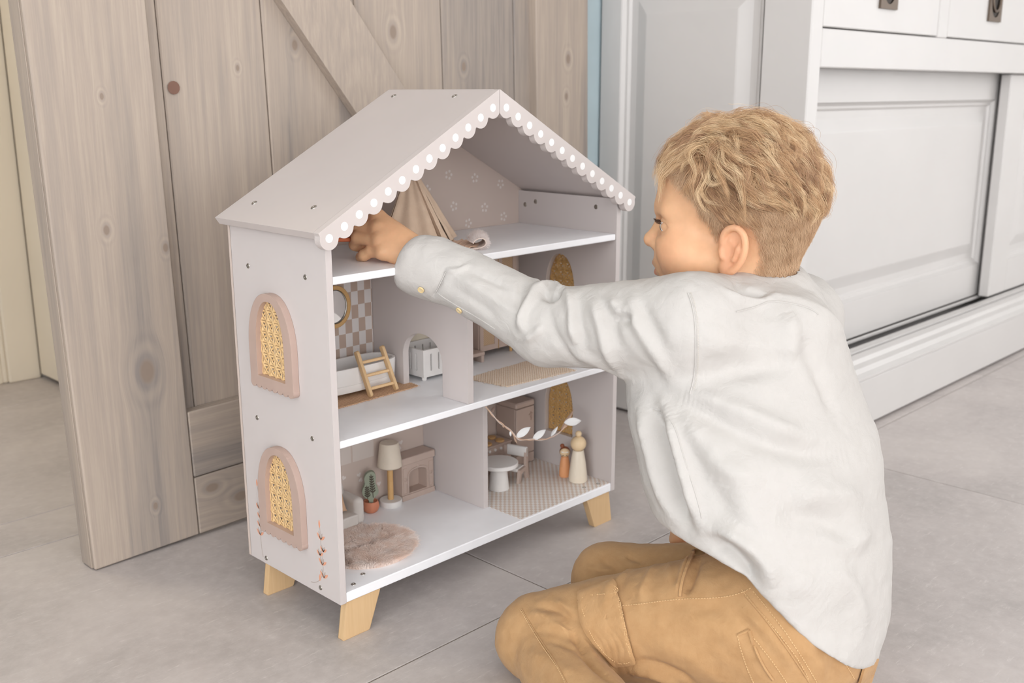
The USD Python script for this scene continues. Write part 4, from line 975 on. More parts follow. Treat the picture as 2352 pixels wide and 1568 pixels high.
# peg dolls
do = toy('peg_doll', (.556, .048, Z1), 'large wooden peg doll with cream dress and bun, no painted face', 'doll', None)
dc = (.556, .0485)
obj('body', lathe([(.0001, 0), (.0150, 0), (.0163, .0012), (.0168, .006), (.0162, .014), (.0138, .034), (.0108, .052), (.0094, .0585), (.0001, .059)], (*dc, KZ), 40), 'cream_doll', do, 40)
hd_ = obj('head', lathe([(.0001, -.0138)] + [(.0141 * math.cos(a), .0138 * math.sin(a)) for a in np.linspace(-1.45, 1.45, 22)] + [(.0001, .0138)], (*dc, KZ + .0705), 36), 'skin_toy', do, 60)
obj('hair_bun', ball((dc[0], dc[1], KZ + .0885), .0058, 3), 'skin_toy', hd_, 60)
d2_ = toy('peg_doll', (.558, .082, Z1), 'small wooden peg doll with orange dress and brown hair', 'doll', None)
ec = (.5575, .0815)
obj('body', lathe([(.0001, 0), (.0092, 0), (.0100, .001), (.0102, .008), (.0090, .024), (.0066, .038), (.0001, .039)], (*ec, KZ), 32), 'orange_toy', d2_, 40)
hd2 = obj('head', ball((ec[0], ec[1], KZ + .0462), .0094, 3), 'skin_toy', d2_, 60)
hv = np.array([-.72, -.62, -.30]); hv /= np.linalg.norm(hv)
cap = ball((0, 0, 0), .0098, 4); vv = cap.vertices / .0098
cap.update_faces((vv[cap.faces].mean(1) @ hv) < .28); cap.remove_unreferenced_vertices(); cap.apply_translation([ec[0], ec[1], KZ + .0465])
obj('hair', cap, 'brown_toy', hd2, 60)
obj('hair_bun', ball((ec[0] - .0050, ec[1] + .0020, KZ + .0585), .0040, 3), 'brown_toy', hd2, 60)
for s in (-1, 1):
    sd = np.cross(hv, [0, 0, 1]); sd /= np.linalg.norm(sd)
    q = np.array([ec[0], ec[1], KZ + .0450]) + hv * .0089 + sd * s * .0032
    obj('eye', ball(q, .0009, 1), 'leaf_dark', hd2, 60)
ww = []
for k in range(7):
    a = -.9 + k * .3
    sd = np.cross(hv, [0, 0, 1]); sd /= np.linalg.norm(sd); ww.append(ball(np.array([ec[0], ec[1], KZ + .0505]) + hv * .0086 * math.cos(a * .6) + sd * .0068 * math.sin(a), .0012, 1))
obj('flower_crown', ww, 'print_white', hd2, 60)

# ------------------------------------------------------------------ attic
AZ = Z3
tp = toy('play_tent', (.255, .14, AZ), 'beige cloth toy tent with wooden poles in the attic', 'tent')
ap = np.array((.268, .150, AZ + .118))
bc = [np.array((.190, .125, AZ)), np.array((.262, .072, AZ)), np.array((.345, .138, AZ)), np.array((.272, .206, AZ))]
for b in bc:
    d = (b - ap) / np.linalg.norm(b - ap)
    obj('pole', tube([ap - d * .018, b + [0, 0, .001]], .0022, 8), 'birch', tp, 40)
def panel(a, b, top, sag, seed, u0=0, u1=1, nf=2.4):
    nrm_ = np.cross(b - a, top - a); nrm_ /= np.linalg.norm(nrm_)
    if nrm_ @ (np.array([.268, .14, AZ + .03]) - a) > 0: nrm_ = -nrm_
    def fn(u, v):
        uu = u0 + (u1 - u0) * u
        base = a + uu[..., None] * (b - a) + np.array([0, 0, .004])
        q = base * (1 - v)[..., None] * 1 + v[..., None] * (top + (uu - .5)[..., None] * (b - a) * .06)
        w = (1 - v)
        return q + nrm_ * (.0026 + sag * np.sin(np.pi * uu) * w * .5 + .0022 * np.sin(uu * nf * 2 * np.pi + seed) * (.25 + .75 * w) + .0015 * (meshkit.noise(q * 70 + seed) - .5))[..., None]
    return grid_sheet(fn, 50, 40, .0009)
obj('cloth_panel', panel(bc[2], bc[3], ap, .002, 2.0), 'tent_cloth', tp, 60)
obj('cloth_panel', panel(bc[3], bc[0], ap, .002, 4.0), 'tent_cloth', tp, 60)
obj('cloth_panel', panel(bc[0], bc[1], ap, .002, 1.0), 'tent_cloth', tp, 60)
def flap(a, b, top, e0, e1, seed):
    """half of the open front: gathered cloth from the apex to its pole"""
    nrm_ = np.cross(b - a, top - a); nrm_ /= np.linalg.norm(nrm_)
    if nrm_[1] > 0: nrm_ = -nrm_
    def fn(u, v):
        w = 1 - v
        uu = e0 + (e1 - e0) * u
        base = a + uu[..., None] * (b - a) + np.array([0, 0, .005])
        q = base * w[..., None] + v[..., None] * (top + (uu - .5)[..., None] * (b - a) * .10)
        return q + nrm_ * (.003 + .0050 * np.sin(u * 1.35 * 2 * np.pi + seed) * (.35 + .65 * w) + .002 * (meshkit.noise(q * 60 + seed) - .5))[..., None]
    return grid_sheet(fn, 60, 40, .001)
obj('door_flap', flap(bc[1], bc[2], ap, .50, 1.0, 0.4), 'tent_cloth', tp, 60, label='gathered tent door cloth')
obj('door_flap', flap(bc[1], bc[2], ap, -.02, .40, 2.1), 'tent_cloth', tp, 60, label='gathered tent door cloth')
pw = toy('fur_mat', (.31, .09, AZ), 'pale pink fluffy mat with curled edge by the tent', 'mat')
mc = np.array([(0.3348, 0.1272, 0.5180), (0.3220, 0.0584, 0.5180)])
base_dir = np.array([.78, -.62, 0]); wdir = np.array([.62, .78, 0])
o_ = np.array([.296, .062, AZ + .0015])
prof_c = spline([(0, 0), (.014, .001), (.026, .0025), (.034, .008), (.0325, .0145), (.025, .0165), (.018, .0135), (.0145, .0090)], 40)
def roll(u, v):
    i = u * 39; p = np.stack([np.interp(i, np.arange(40), prof_c[:, 0]), np.interp(i, np.arange(40), prof_c[:, 1])], -1)
    return o_ + p[..., :1] * base_dir + (v - .35)[..., None] * .052 * wdir + p[..., 1:] * np.array([0, 0, 1.0])
obj('mat_sheet', grid_sheet(roll, 40, 20, .0016), 'pink_cloth', pw, 60)
uu, vv_ = RNG.uniform(.05, 1, 5000), RNG.uniform(0, 1, 5000)
q0 = roll(uu, vv_); e_ = 1e-3
nn_ = np.cross(roll(uu + e_, vv_) - q0, roll(uu, vv_ + e_) - q0); nn_ /= np.linalg.norm(nn_, axis=1, keepdims=True)
cen = o_ + base_dir * .027 + np.array([0, 0, .0105])
out = (q0 - cen); out -= (out @ wdir)[:, None] * wdir
nn_ *= np.sign((nn_ * out).sum(1))[:, None]
L_ = RNG.uniform(.004, .0075, 5000)[:, None]; jt = RNG.normal(0, .35, (5000, 3))
curves('fur_pile', np.stack([q0, q0 + nn_ * L_ * .6 + jt * L_ * .2, q0 + nn_ * L_ + jt * L_ * .7], 1), np.array([.0004, .0003, .0001]), 'fur_pink', pw)
ps = toy('peach_cloth', (.30, .055, AZ), 'small wrinkled peach cloth lying before the fluffy mat', 'cloth')
cc = [np.array((0.2980, 0.0967, 0.5180)), np.array((0.2840, 0.0402, 0.5180)), np.array((0.3213, 0.0461, 0.5180)), np.array((0.3444, 0.1172, 0.5180))]
def pcl(u, v):
    q = ((1 - u) * (1 - v))[..., None] * cc[0] + (u * (1 - v))[..., None] * cc[1] + (u * v)[..., None] * cc[2] + ((1 - u) * v)[..., None] * cc[3]
    q = q + 0; q[..., 2] = AZ + .0016 + .0045 * meshkit.noise(q * 55) * np.clip(1.2 - 0.3 * u, 0, 1) + .002 * np.sin(u * 16 + v * 4) ** 2
    return q
obj('cloth_sheet', grid_sheet(pcl, 40, 30, .0012), 'peach_cloth', ps, 60)
br = toy('toy_bar', (.09, .09, AZ + .03), 'rust red flat wooden bar held in the hand in the attic', 'bar')
b0_, b1_ = np.array((0.0903, 0.1046, 0.5491)), np.array((0.1293, 0.1021, 0.5460))
dd = (b1_ - b0_) / np.linalg.norm(b1_ - b0_); n2 = np.cross(dd, [0, 0, 1]); n2 /= np.linalg.norm(n2)
obj('bar_body', place(box((0, -.006, -.0028), (np.linalg.norm(b1_ - b0_) + .01, .006, .0028), .0008), (dd, n2, np.cross(dd, n2)), b0_), 'rust_toy', br)

# ------------------------------------------------------------------ the boy
boy = thing('person', (.31, -.45, 0), 'boy in white linen shirt and tan cargo trousers kneeling and reaching into the dollhouse attic', 'person')
V = np.array
H = V((0.3632, -0.3732, 0.6118))
vr = H - EYE; vr[2] = 0; vr /= np.linalg.norm(vr)
lp2 = np.cross([0, 0, 1.0], vr)
th_ = math.radians(9); Fh = math.cos(th_) * lp2 + math.sin(th_) * vr
Lh = np.cross([0, 0, 1.0], Fh); Zh = V([0, 0, 1.0])
tl = math.radians(-1.0); Fh, Zh = Fh * math.cos(tl) + Zh * math.sin(tl), -Fh * math.sin(tl) + Zh * math.cos(tl)
RH = np.stack([Fh, Lh, Zh], 1)
def hl(x, y, z): return H + RH @ V([x, y, z])
def head_sdf(q):
    """q in head coordinates: x forward, y left, z up"""
    qa = np.column_stack([q[:, 0], np.abs(q[:, 1]), q[:, 2]])
    d = el(q, (-.005, 0, .020), (.088, .070, .072))
    d = sm(d, el(q, (-.039, 0, -.008), (.054, .060, .060)), .03)
    d = sm(d, el(q, (.046, 0, .022), (.050, .056, .056)), .03)          # forehead
    d = sm(d, el(q, (.046, 0, -.046), (.047, .049, .060)), .03)         # face block
    d = sm(d, rc(qa, (.004, .046, -.066), (.064, .018, -.098), .017, .017), .025)   # jaw
    d = sm(d, rc(q, (.076, .009, -.100), (.076, -.009, -.100), .0155, .0155), .02)    # chin
    d = sm(d, sp(qa, (.066, .032, -.052), .0245), .03)                   # cheek
    d = sm(d, sp(qa, (.048, .040, -.066), .024), .025)
    d = sm(d, rc(qa, (.086, .014, -.004), (.073, .040, -.004), .010, .009), .022)  # brow
    d = sm(d, rc(q, (.0900, 0, -.018), (.1075, 0, -.0455), .0075, .0082), .012)   # nose bridge
    d = sm(d, sp(q, (.1085, 0, -.0475), .0088), .006)
    d = sm(d, el(qa, (.0985, .0085, -.0520), (.0085, .0062, .0065)), .006)
    d = sm(d, el(q, (.0905, 0, -.0725), (.0125, .022, .0125)), .014)       # muzzle
    d = np.maximum(d, -sp(qa, (.1035, .0050, -.0580), .0026))
    d = sm(d, rc(qa, (.1010, .000, -.0775), (.0905, .0165, -.0830), .0050, .0030), .006)   # upper lip
    d = sm(d, rc(qa, (.0985, .000, -.0895), (.0900, .0155, -.0850), .0052, .0030), .005)   # lower lip
    mouth = rc(qa, (.1065, 0, -.0838), (.0900, .0185, -.0842), .0012, .0010)
    d = -sm(-d, mouth, .003)
    so = el(qa, (.0905, .0350, -.0245), (.0150, .0190, .0105))
    d = -sm(-d, so, .010)                                               # eye socket
    lid = el(qa, (.0765, .0345, -.0245), (.0138, .0150, .0128))
    ap_ = np.abs(q[:, 2] + .0252) - .0074 * np.clip(1 - ((qa[:, 1] - .0395) / .0180) ** 2, 0, 1)
    lid = np.maximum(lid, -np.maximum(ap_, -lid - .0022))
    d = sm(d, lid, .004)
    # neck
    d = sm(d, rc(q, (-.028, 0, -.050), (-.038, 0, -.140), .046, .043), .03)
    # ears
    E0 = V([-.008, .0700, -.0485])
    xa = V([.93, -.30, .18]); xa /= np.linalg.norm(xa); za = V([-.16, .12, .98]); za -= xa * (za @ xa); za /= np.linalg.norm(za); ya = np.cross(za, xa)
    w = (qa - E0) @ np.stack([xa, ya, za], 1)
    plate = el(w, (-.004, .000, .002), (.0155, .0042, .027))
    lobe = el(w, (.004, .000, -.0235), (.0085, .0045, .0085))
    ear = sm(plate, lobe, .006)
    hx = [(.012, -.001, .001), (.0135, .001, .012), (.009, .003, .0245), (-.002, .0045, .0300), (-.0135, .005, .0250), (-.0185, .005, .0120), (-.0175, .0045, -.004), (-.0115, .0035, -.0170), (-.003, .002, -.0245)]
    hx = spline(hx, 22)
    for a, b in zip(hx[:-1], hx[1:]): ear = sm(ear, rc(w, a, b, .0036, .0036), .003)
    for a, b in (((-.0075, .004, .017), (-.0105, .0045, .004)), ((-.0105, .0045, .004), (-.006, .004, -.008))): ear = sm(ear, rc(w, a, b, .0030, .0030), .004)
    ear = sm(ear, rc(w, (.0115, .002, -.003), (.0095, .003, -.0085), .0042, .0036), .004)   # tragus
    ear = -sm(-ear, el(w, (.0025, .0055, -.0005), (.0072, .0055, .0105)), .004)
    ear = -sm(-ear, el(w, (-.0045, .0060, .0165), (.0060, .0036, .0085)), .004)
    root = el(qa, (-.006, .058, -.0485), (.014, .013, .022))
    d = sm(d, sm(ear, root, .007), .006)
    return d
WR = V((0.1639, 0.0001, 0.5262)); SH = V((0.2302, -0.4000, 0.4829)); EL = V((0.1951, -0.2127, 0.4553))
fingers = {
    'pinky': [((0.1280, 0.0434, 0.5335), .0092), ((0.1224, 0.0637, 0.5332), .0086), ((0.1176, 0.0737, 0.5271), .0082), ((0.1196, 0.0836, 0.5233), .0076)],
    'ring': [((0.1298, 0.0527, 0.5489), .0098), ((0.1187, 0.0879, 0.5503), .0094), ((0.1225, 0.1007, 0.5387), .0084), ((0.1362, 0.0977, 0.5325), .0076)],
    'middle': [((0.1346, 0.0619, 0.5641), .0100), ((0.1264, 0.0971, 0.5654), .0096), ((0.1297, 0.1125, 0.5519), .0086), ((0.1413, 0.1120, 0.5419), .0078)],
    'index': [((0.1429, 0.0717, 0.5785), .0098), ((0.1416, 0.1062, 0.5770), .0092), ((0.1406, 0.1240, 0.5662), .0084), ((0.1391, 0.1312, 0.5530), .0076)],
    'thumb': [((0.1671, 0.0431, 0.5373), .0115), ((0.1667, 0.0797, 0.5400), .0100), ((0.1551, 0.1073, 0.5435), .0088), ((0.1436, 0.1168, 0.5457), .0080)]}
def hand_sdf(p):
    d = rc(p, WR, EL, .0205, .0265)
    mc = {k: V(f[0][0]) for k, f in fingers.items()}
    wrA, wrB = WR + (mc['index'] - mc['pinky']) * .17, WR - (mc['index'] - mc['pinky']) * .17
    palm = rc(p, wrA, mc['index'], .0165, .0110)
    for k in ('middle', 'ring'): palm = sm(palm, rc(p, WR, mc[k], .0165, .0112), .010)
    palm = sm(palm, rc(p, wrB, mc['pinky'], .0165, .0100), .012)
    d = sm(d, palm, .012)
    for k in ('index', 'middle', 'ring', 'pinky'): d = sm(d, sp(p, mc[k], .0108), .005)
    for k, f in fingers.items():
        fd = None
        for (a, ra), (b, rb) in zip(f[:-1], f[1:]):
            s = rc(p, a, b, ra, rb); fd = s if fd is None else sm(fd, s, .0025)
        d = sm(d, fd, .0045)
    return d
NK = V((0.3846, -0.4008, 0.5095))
CH = V([.345, -.415, .43]); PV = V([.315, -.500, .115])
RSH = V([.475, -.405, .455]); REL = V([.485, -.335, .29]); RWR = V([.405, -.292, .140]); RTP = V((0.3949, -0.2823, 0.1183))
ANK = V((.035, -.455, .050))
def body_sdf(p):
    q = (p - H) @ RH
    d = head_sdf(q)
    t = sm(rc(p, NK - [0, 0, .03], CH, .038, .07), rc(p, CH, PV, .075, .09), .04)
    t = sm(t, rc(p, SH * .9 + CH * .1, RSH, .035, .035), .04)
    t = sm(t, rc(p, SH, EL, .036, .028), .03)
    t = sm(t, rc(p, RSH, REL, .034, .027), .03); t = sm(t, rc(p, REL, RWR, .026, .020), .02)
    t = sm(t, rc(p, RWR, RTP, .021, .012), .015)
    leg = sm(rc(p, V([.262, -.515, .130]), V([.133, -.246, .050]), .06, .036), rc(p, V([.133, -.246, .050]), ANK, .036, .026), .02)
    foot = sm(rc(p, ANK + [-.002, -.030, -.010], ANK + [-.030, -.120, -.024], .025, .019), rc(p, ANK + [.004, .004, -.012], ANK + [-.014, -.120, -.026], .028, .015), .012)
    for k in range(5): foot = sm(foot, sp(p, ANK + [-.050 + .0125 * k, -.138 + .004 * abs(k - 3), -.031], .0098 if k else .0085), .004)
    d = sm(d, sm(t, sm(leg, foot, .02), .03), .03)
    return sm(d, hand_sdf(p), .012)
bm = surf(body_sdf, (-.06, -.63, .003), (.56, .16, .74), .0019, 2)
q = (bm.vertices - H) @ RH
qa = np.column_stack([q[:, 0], np.abs(q[:, 1]), q[:, 2]])
col = np.tile(srgb((219, 171, 133)), (len(q), 1))
def blend(m, c):
    global col
    m = np.clip(m, 0, 1)[:, None]; col = col * (1 - m) + srgb(c) * m
blend(.45 * np.exp(-(np.linalg.norm(qa - [.066, .045, -.055], axis=1) / .022) ** 2), (232, 160, 124))
blend(.35 * np.exp(-(np.linalg.norm(q - [.108, 0, -.05], axis=1) / .012) ** 2), (228, 158, 126))
earm = sstep(qa[:, 1], .064, .071) * (np.abs(q[:, 2] + .05) < .045) * (q[:, 0] < .02)
blend(.38 * earm, (236, 160, 128))
lip = np.minimum(rc(qa, (.1040, .000, -.0785), (.0905, .0165, -.0835), .0042, .0016), rc(qa, (.1020, .000, -.0900), (.0900, .0155, -.0850), .0046, .0014))
blend(.75 * (1 - sstep(lip, -.001, .0016)), (206, 128, 110))
blend(.55 * (1 - sstep(rc(qa, (.094, .016, .001), (.078, .046, .003), .0022, .0016), .0, .0030)), (196, 146, 104))
hk = np.array([f[i][0] for f in fingers.values() for i in (0, 1, 2)])
dk = np.min(np.linalg.norm(bm.vertices[:, None] - hk[None], axis=2), axis=1) if len(bm.vertices) < 1 else cKDTree(hk).query(bm.vertices)[0]
blend(.25 * np.exp(-(dk / .011) ** 2), (226, 158, 122))
# scalp tint under the short hair
def hairline(q):
    """> 0 inside the hair region (head coordinates)"""
    x, z = q[:, 0], q[:, 2]
    front = .080 - .045 * sstep(.058 - z, 0, .055) - x            # behind the hairline curve
    side = np.where(z < -.005, (.026 - .30 * (-.005 - z)) - x, front)
    nape = z + .094 - np.clip((x + .03) * .9, -.012, .2)
    ear_ = np.hypot((x + .012) / .025, (z + .050) / .038) - 1
    return np.minimum(np.minimum(np.where(z < .0, np.minimum(side, front), front), nape * .8), np.where(z < -.008, ear_ * .03, 1))
hm_ = sstep(hairline(q), 0, .014) * (np.linalg.norm(q, axis=1) < .14) * (1 - earm)
blend(.55 * hm_, (196, 158, 122))
body = obj('body', bm, 'skin', boy, True, color=col)

# eyes
for s in (-1, 1):
    ec_ = hl(.0762, .0345 * s, -.0245)
    ey = obj('eye', ball(ec_, .0122, 4), 'eye_white', boy, True)
    look = RH @ V([.94, .10 * 1, -.20]); look /= np.linalg.norm(look)
    obj('iris', lathe([(.0001, .0124), (.0030, .0122), (.0052, .0113), (.0053, .0108)][::-1], ec_, 24, look), 'iris', ey, True)
    obj('pupil', lathe([(.0001, .0128), (.0024, .0125), (.0025, .0118)][::-1], ec_, 18, look), 'pupil', ey, True)
lash = []
for s in (-1, 1):
    for k in range(24):
        f = k / 23; yy = (.0225 + .024 * f); base = V([.0760 + .0135 * math.cos((f - .35) * 1.5), yy * s, -.0182 - .0022 * abs(f - .45) * 2])
        for j in range(2):
            dx = RNG.normal(0, .0006, 3)
            lash.append([hl(*(base + dx)), hl(*(base + dx + V([.0042, .0006 * s, .0002]))), hl(*(base + dx + V([.0072, .001 * s + .001 * (f - .5) * s, .0028])))])
curves('eyelashes', lash, np.array([.00036, .0003, .0001]), 'lash', boy)
brow = []
for s in (-1, 1):
    for k in range(170):
        f = RNG.uniform(); b = V([.0955 - .018 * f ** 1.5, (.012 + .034 * f) * s, .0015 + .003 * math.sin(f * 2.6) + RNG.normal(0, .0013)])
        b = b / 1.0; brow.append([hl(*(b - V([.003, 0, 0]))), hl(*(b + V([-.0005, .003 * s, .001]))), hl(*(b + V([-.0025, .006 * s, .0006])))])
curves('eyebrows', brow, np.array([.00035, .0003, .0001]), 'hair_dark', boy)

# ------------------------------------------------------------------ snapping to a worn surface
class Skin:
    """finds points of a worn surface, as met from where the boy is looked at, so that seams and folds follow the cloth"""
    def __init__(s, m):
        s.v = np.asarray(m.vertices); s.n = vnormals(m)
        d = s.v - EYE; L = np.linalg.norm(d, axis=1); f = (s.n * d).sum(1) < 0
        s.i = np.nonzero(f)[0]; s.d = d[f] / L[f, None]; s.L = L[f]; s.t = cKDTree(s.d)
    def __call__(s, P):
        d = np.asarray(P, float) - EYE; d /= np.linalg.norm(d, axis=-1, keepdims=True)
        sh = d.shape[:-1]; d = d.reshape(-1, 3)
        r, k = s.t.query(d, 12)
        L = s.L[k]; near = L < (L.min(1, keepdims=True) + .012)
        w = near / (r + 1e-5); w /= w.sum(1, keepdims=True)
        Lm = (w * L).sum(1); nn = (w[..., None] * s.n[s.i[k]]).sum(1); nn /= np.linalg.norm(nn, axis=1, keepdims=True)
        return (EYE + d * Lm[:, None]).reshape(*sh, 3), nn.reshape(*sh, 3)
def pd(a, n=None):
    return np.array(a, float)
def folds(m, strokes, extra=None):
    """raises or sinks the cloth along strokes: (points, width, height)"""
    sk = Skin(m); v = np.asarray(m.vertices); n = vnormals(m); dz = np.zeros(len(v))
    for pts, w, a in strokes:
        P = spline(np.array(pts), max(8, int(8 * len(pts)))) if len(pts) > 2 else np.linspace(pts[0], pts[1], 12)
        Q, _ = sk(P); t = np.linspace(0, 1, len(Q)); fade = np.clip(np.sin(np.pi * (t * .9 + .05)) * 1.4, 0, 1)
        dist, k = cKDTree(Q).query(v, distance_upper_bound=3 * w)
        ok = np.isfinite(dist)
        dz[ok] += a * fade[k[ok]] * np.exp(-(dist[ok] / w) ** 2)
    if extra is not None: dz += extra(v, n)
    m = m.copy(); m.vertices = v + n * dz[:, None]
    return m
def seam(sk, pts, r, mt, name, parent, off=0.0004, n=None, label=None):
    P = spline(np.array(pts, float), n or max(12, 10 * len(pts))); Q, N = sk(P)
    return obj(name, tube(Q + N * off, r, 5), mt, parent, 40, label)
def stitches(sk, pts, mt, parent, pitch=.0036, L=.0024, r=.00055, off=.0006):
    P = spline(np.array(pts, float), 400); Q, N = sk(P)
    s = np.r_[0, np.cumsum(np.linalg.norm(np.diff(Q, axis=0), axis=1))]
    ms = []
    for a in np.arange(0, s[-1] - L, pitch):
        i, j = np.searchsorted(s, (a, a + L)); j = min(j, len(Q) - 1)
        if j <= i: continue
        ms.append(tube([Q[i] + N[i] * off, (Q[i] + Q[j]) / 2 + N[i] * (off + .0002), Q[j] + N[j] * off], r, 4))
    if ms: return obj('stitching', cat(ms), mt, parent, False, None, 'stuff')
def patch(sk, quad, nu, nv, off, th):
    """a cloth piece lying on the surface; quad: four 3-D corners"""
    c = np.array(quad, float)
    def fn(u, v):
        P = ((1 - u) * (1 - v))[..., None] * c[0] + (u * (1 - v))[..., None] * c[1] + (u * v)[..., None] * c[2] + ((1 - u) * v)[..., None] * c[3]
        Q, N = sk(P)
        return Q + N * off
    g = grid_sheet(fn, nu, nv, th)
    return g

# ------------------------------------------------------------------ trousers
KL = V((.133, -.246, .050)); AL = V((.035, -.455, .050)); HL = V((.262, -.515, .130)); HR = V((.385, -.505, .115))
KR = V((0.2957, -0.2338, 0.0734)); AR = V([.40, -.40, .05]); BT = V([.325, -.545, .085])
def trouser_sdf(p):
    d = rc(p, HL, KL + [.006, -.004, .008], .094, .054)
    d = sm(d, rc(p, HR, KR, .075, .045), .03)
    pel = el(p, (.312, -.518, .100), (.120, .098, .105))
    d = sm(d, pel, .04)
    d = sm(d, rc(p, KL, AL, .044, .054), .012)
    d = sm(d, sp(p, KL + V([-.004, .002, -.002]), .047), .015)
    d = sm(d, rc(p, KR, AR, .045, .05), .03)
    return np.maximum(d, .0015 - p[:, 2])
tm = surf(trouser_sdf, (-.06, -.70, -.004), (.50, -.14, .24), .0026, 2)
TF = [
    (((0.2026, -0.3608, 0.1750), (0.1796, -0.3449, 0.1537), (0.1635, -0.3414, 0.1165)), .006, .003), (((0.2180, -0.3764, 0.1750), (0.2018, -0.3692, 0.1483), (0.1943, -0.3689, 0.1270)), .006, .0028),
    (((0.2295, -0.3882, 0.1749), (0.2258, -0.3917, 0.1536), (0.2303, -0.4027, 0.1349)), .006, .0025), (((0.1901, -0.3500, 0.1697), (0.1816, -0.3506, 0.1431), (0.1986, -0.3723, 0.1297)), .007, -.002),
    (((0.1247, -0.3065, 0.1032), (0.1350, -0.3308, 0.0632), (0.1520, -0.3602, 0.0280)), .006, -.006), (((0.0926, -0.2704, 0.1140), (0.1131, -0.2948, 0.1033), (0.1291, -0.3175, 0.0846)), .008, .005),
    (((0.1008, -0.2777, 0.1166), (0.1262, -0.3050, 0.1123), (0.1367, -0.3215, 0.0952)), .006, -.0035), (((0.0963, -0.2805, 0.0953), (0.1224, -0.3088, 0.0899), (0.1437, -0.3415, 0.0579)), .007, .004),
    (((0.1013, -0.2910, 0.0793), (0.1230, -0.3158, 0.0712), (0.1405, -0.3446, 0.0392)), .006, -.003), (((0.0792, -0.2742, 0.0634), (0.1005, -0.2994, 0.0526), (0.1233, -0.3308, 0.0286)), .009, .003),
    (((0.1173, -0.2908, 0.1272), (0.1274, -0.3038, 0.1192), (0.1316, -0.3136, 0.1032)), .005, .003), (((0.1679, -0.3715, 0.0418), (0.1903, -0.3957, 0.0375), (0.2104, -0.4220, 0.0203)), .008, .006),
    (((0.1698, -0.3697, 0.0524), (0.1996, -0.4019, 0.0470), (0.2262, -0.4372, 0.0230)), .006, -.004), (((0.1966, -0.3896, 0.0737), (0.2246, -0.4235, 0.0576), (0.2423, -0.4522, 0.0266)), .012, .0025),
    (((0.2252, -0.4076, 0.1056), (0.2541, -0.4407, 0.0949), (0.2735, -0.4677, 0.0735)), .012, .0025), (((0.2434, -0.4206, 0.1216), (0.2723, -0.4536, 0.1108), (0.2899, -0.4824, 0.0788)), .009, -.002),
    (((0.2814, -0.4601, 0.1188), (0.2994, -0.4884, 0.0894), (0.3180, -0.5239, 0.0414)), .007, .003), (((0.3080, -0.4954, 0.0947), (0.3303, -0.5272, 0.0680), (0.3431, -0.5530, 0.0306)), .010, .003),
    (((0.3351, -0.5302, 0.0733), (0.3545, -0.5572, 0.0519), (0.3623, -0.5725, 0.0306)), .008, -.003), (((0.2770, -0.2362, 0.1176), (0.2830, -0.2474, 0.1027), (0.2925, -0.2595, 0.0955)), .005, -.003),
    (((0.2594, -0.2235, 0.1028), (0.2691, -0.2354, 0.0968), (0.2915, -0.2561, 0.1027)), .005, .003), (((0.2807, -0.2794, 0.1306), (0.2881, -0.2889, 0.1248), (0.2960, -0.2980, 0.1218)), .005, -.003),
    (((0.2506, -0.4059, 0.1855), (0.2392, -0.4017, 0.1642), (0.2300, -0.4030, 0.1333)), .0045, .0042), (((0.2561, -0.4129, 0.1812), (0.2460, -0.4104, 0.1589), (0.2348, -0.4075, 0.1344)), .006, -.0055)]
def tnoise(v, n):
    return .0035 * (meshkit.fbm(v * [26, 26, 34] + 3, 3) - .5) + .0012 * (meshkit.noise(v * 95) - .5)
tm = folds(tm, [(a_, b_, c_ * 1.25) for a_, b_, c_ in TF], tnoise)
tv = tm.vertices.copy(); tv[:, 2] = np.maximum(tv[:, 2], .0008); tm.vertices = tv
trs = obj('trousers', tm, 'canvas_tan', boy, True)
ts = Skin(tm)
# cargo pocket flap with its doubled edge
pk_poly = [(0.1440, -0.3153, 0.1346), (0.1756, -0.3419, 0.1505), (0.1778, -0.3558, 0.1164), (0.1767, -0.3676, 0.0791), (0.1771, -0.3779, 0.0503), (0.1599, -0.3610, 0.0487), (0.1506, -0.3470, 0.0621), (0.1426, -0.3304, 0.0867), (0.1401, -0.3176, 0.1165), (0.1417, -0.3137, 0.1325)]
def flap_mesh(ctr, poly, off, th):
    """cloth flap between its two long edges, snapped to the trousers"""
    A = spline(np.array([(0.1419, -0.3128, 0.1357), (0.1402, -0.3159, 0.1219), (0.1394, -0.3220, 0.1016), (0.1422, -0.3323, 0.0803), (0.1493, -0.3453, 0.0632), (0.1584, -0.3593, 0.0493)]), 60)
    B = spline(np.array([(0.1756, -0.3419, 0.1505), (0.1759, -0.3477, 0.1345), (0.1773, -0.3563, 0.1137), (0.1773, -0.3655, 0.0871), (0.1778, -0.3734, 0.0658), (0.1776, -0.3782, 0.0508)]), 60)
    def fn(u, v):
        i = v * 59
        a_ = np.stack([np.interp(i, np.arange(60), A[:, k]) for k in range(3)], -1); b_ = np.stack([np.interp(i, np.arange(60), B[:, k]) for k in range(3)], -1)
        X = a_ + (b_ - a_) * u[..., None]
        Q, N = ts(X)
        edge = np.minimum(np.minimum(u, 1 - u) * 14, np.minimum(v, 1 - v) * 26)
        return Q + N * (off - .0014 * np.clip(1 - edge, 0, 1) + .0008 * (meshkit.noise(X * 60) - .5))[..., None]
    return grid_sheet(fn, 40, 70, th)
pc_ = np.mean(np.array(pk_poly), axis=0)
fp_ = obj('pocket_flap', flap_mesh(pc_, pk_poly, .0050, .0034), 'canvas_tan', trs, 50, label='stitched cargo pocket flap')
fsk = ts
ins = [pc_ + (np.array(p) - pc_) * .90 for p in pk_poly] 
stitches(Skin(trimesh.util.concatenate([tm, flap_mesh(pc_, pk_poly, .0050, .0034)])), ins[1:5] , 'thread_tan', trs, off=.0017)
FS = Skin(trimesh.util.concatenate([tm, flap_mesh(pc_, pk_poly, .0050, .0034)]))
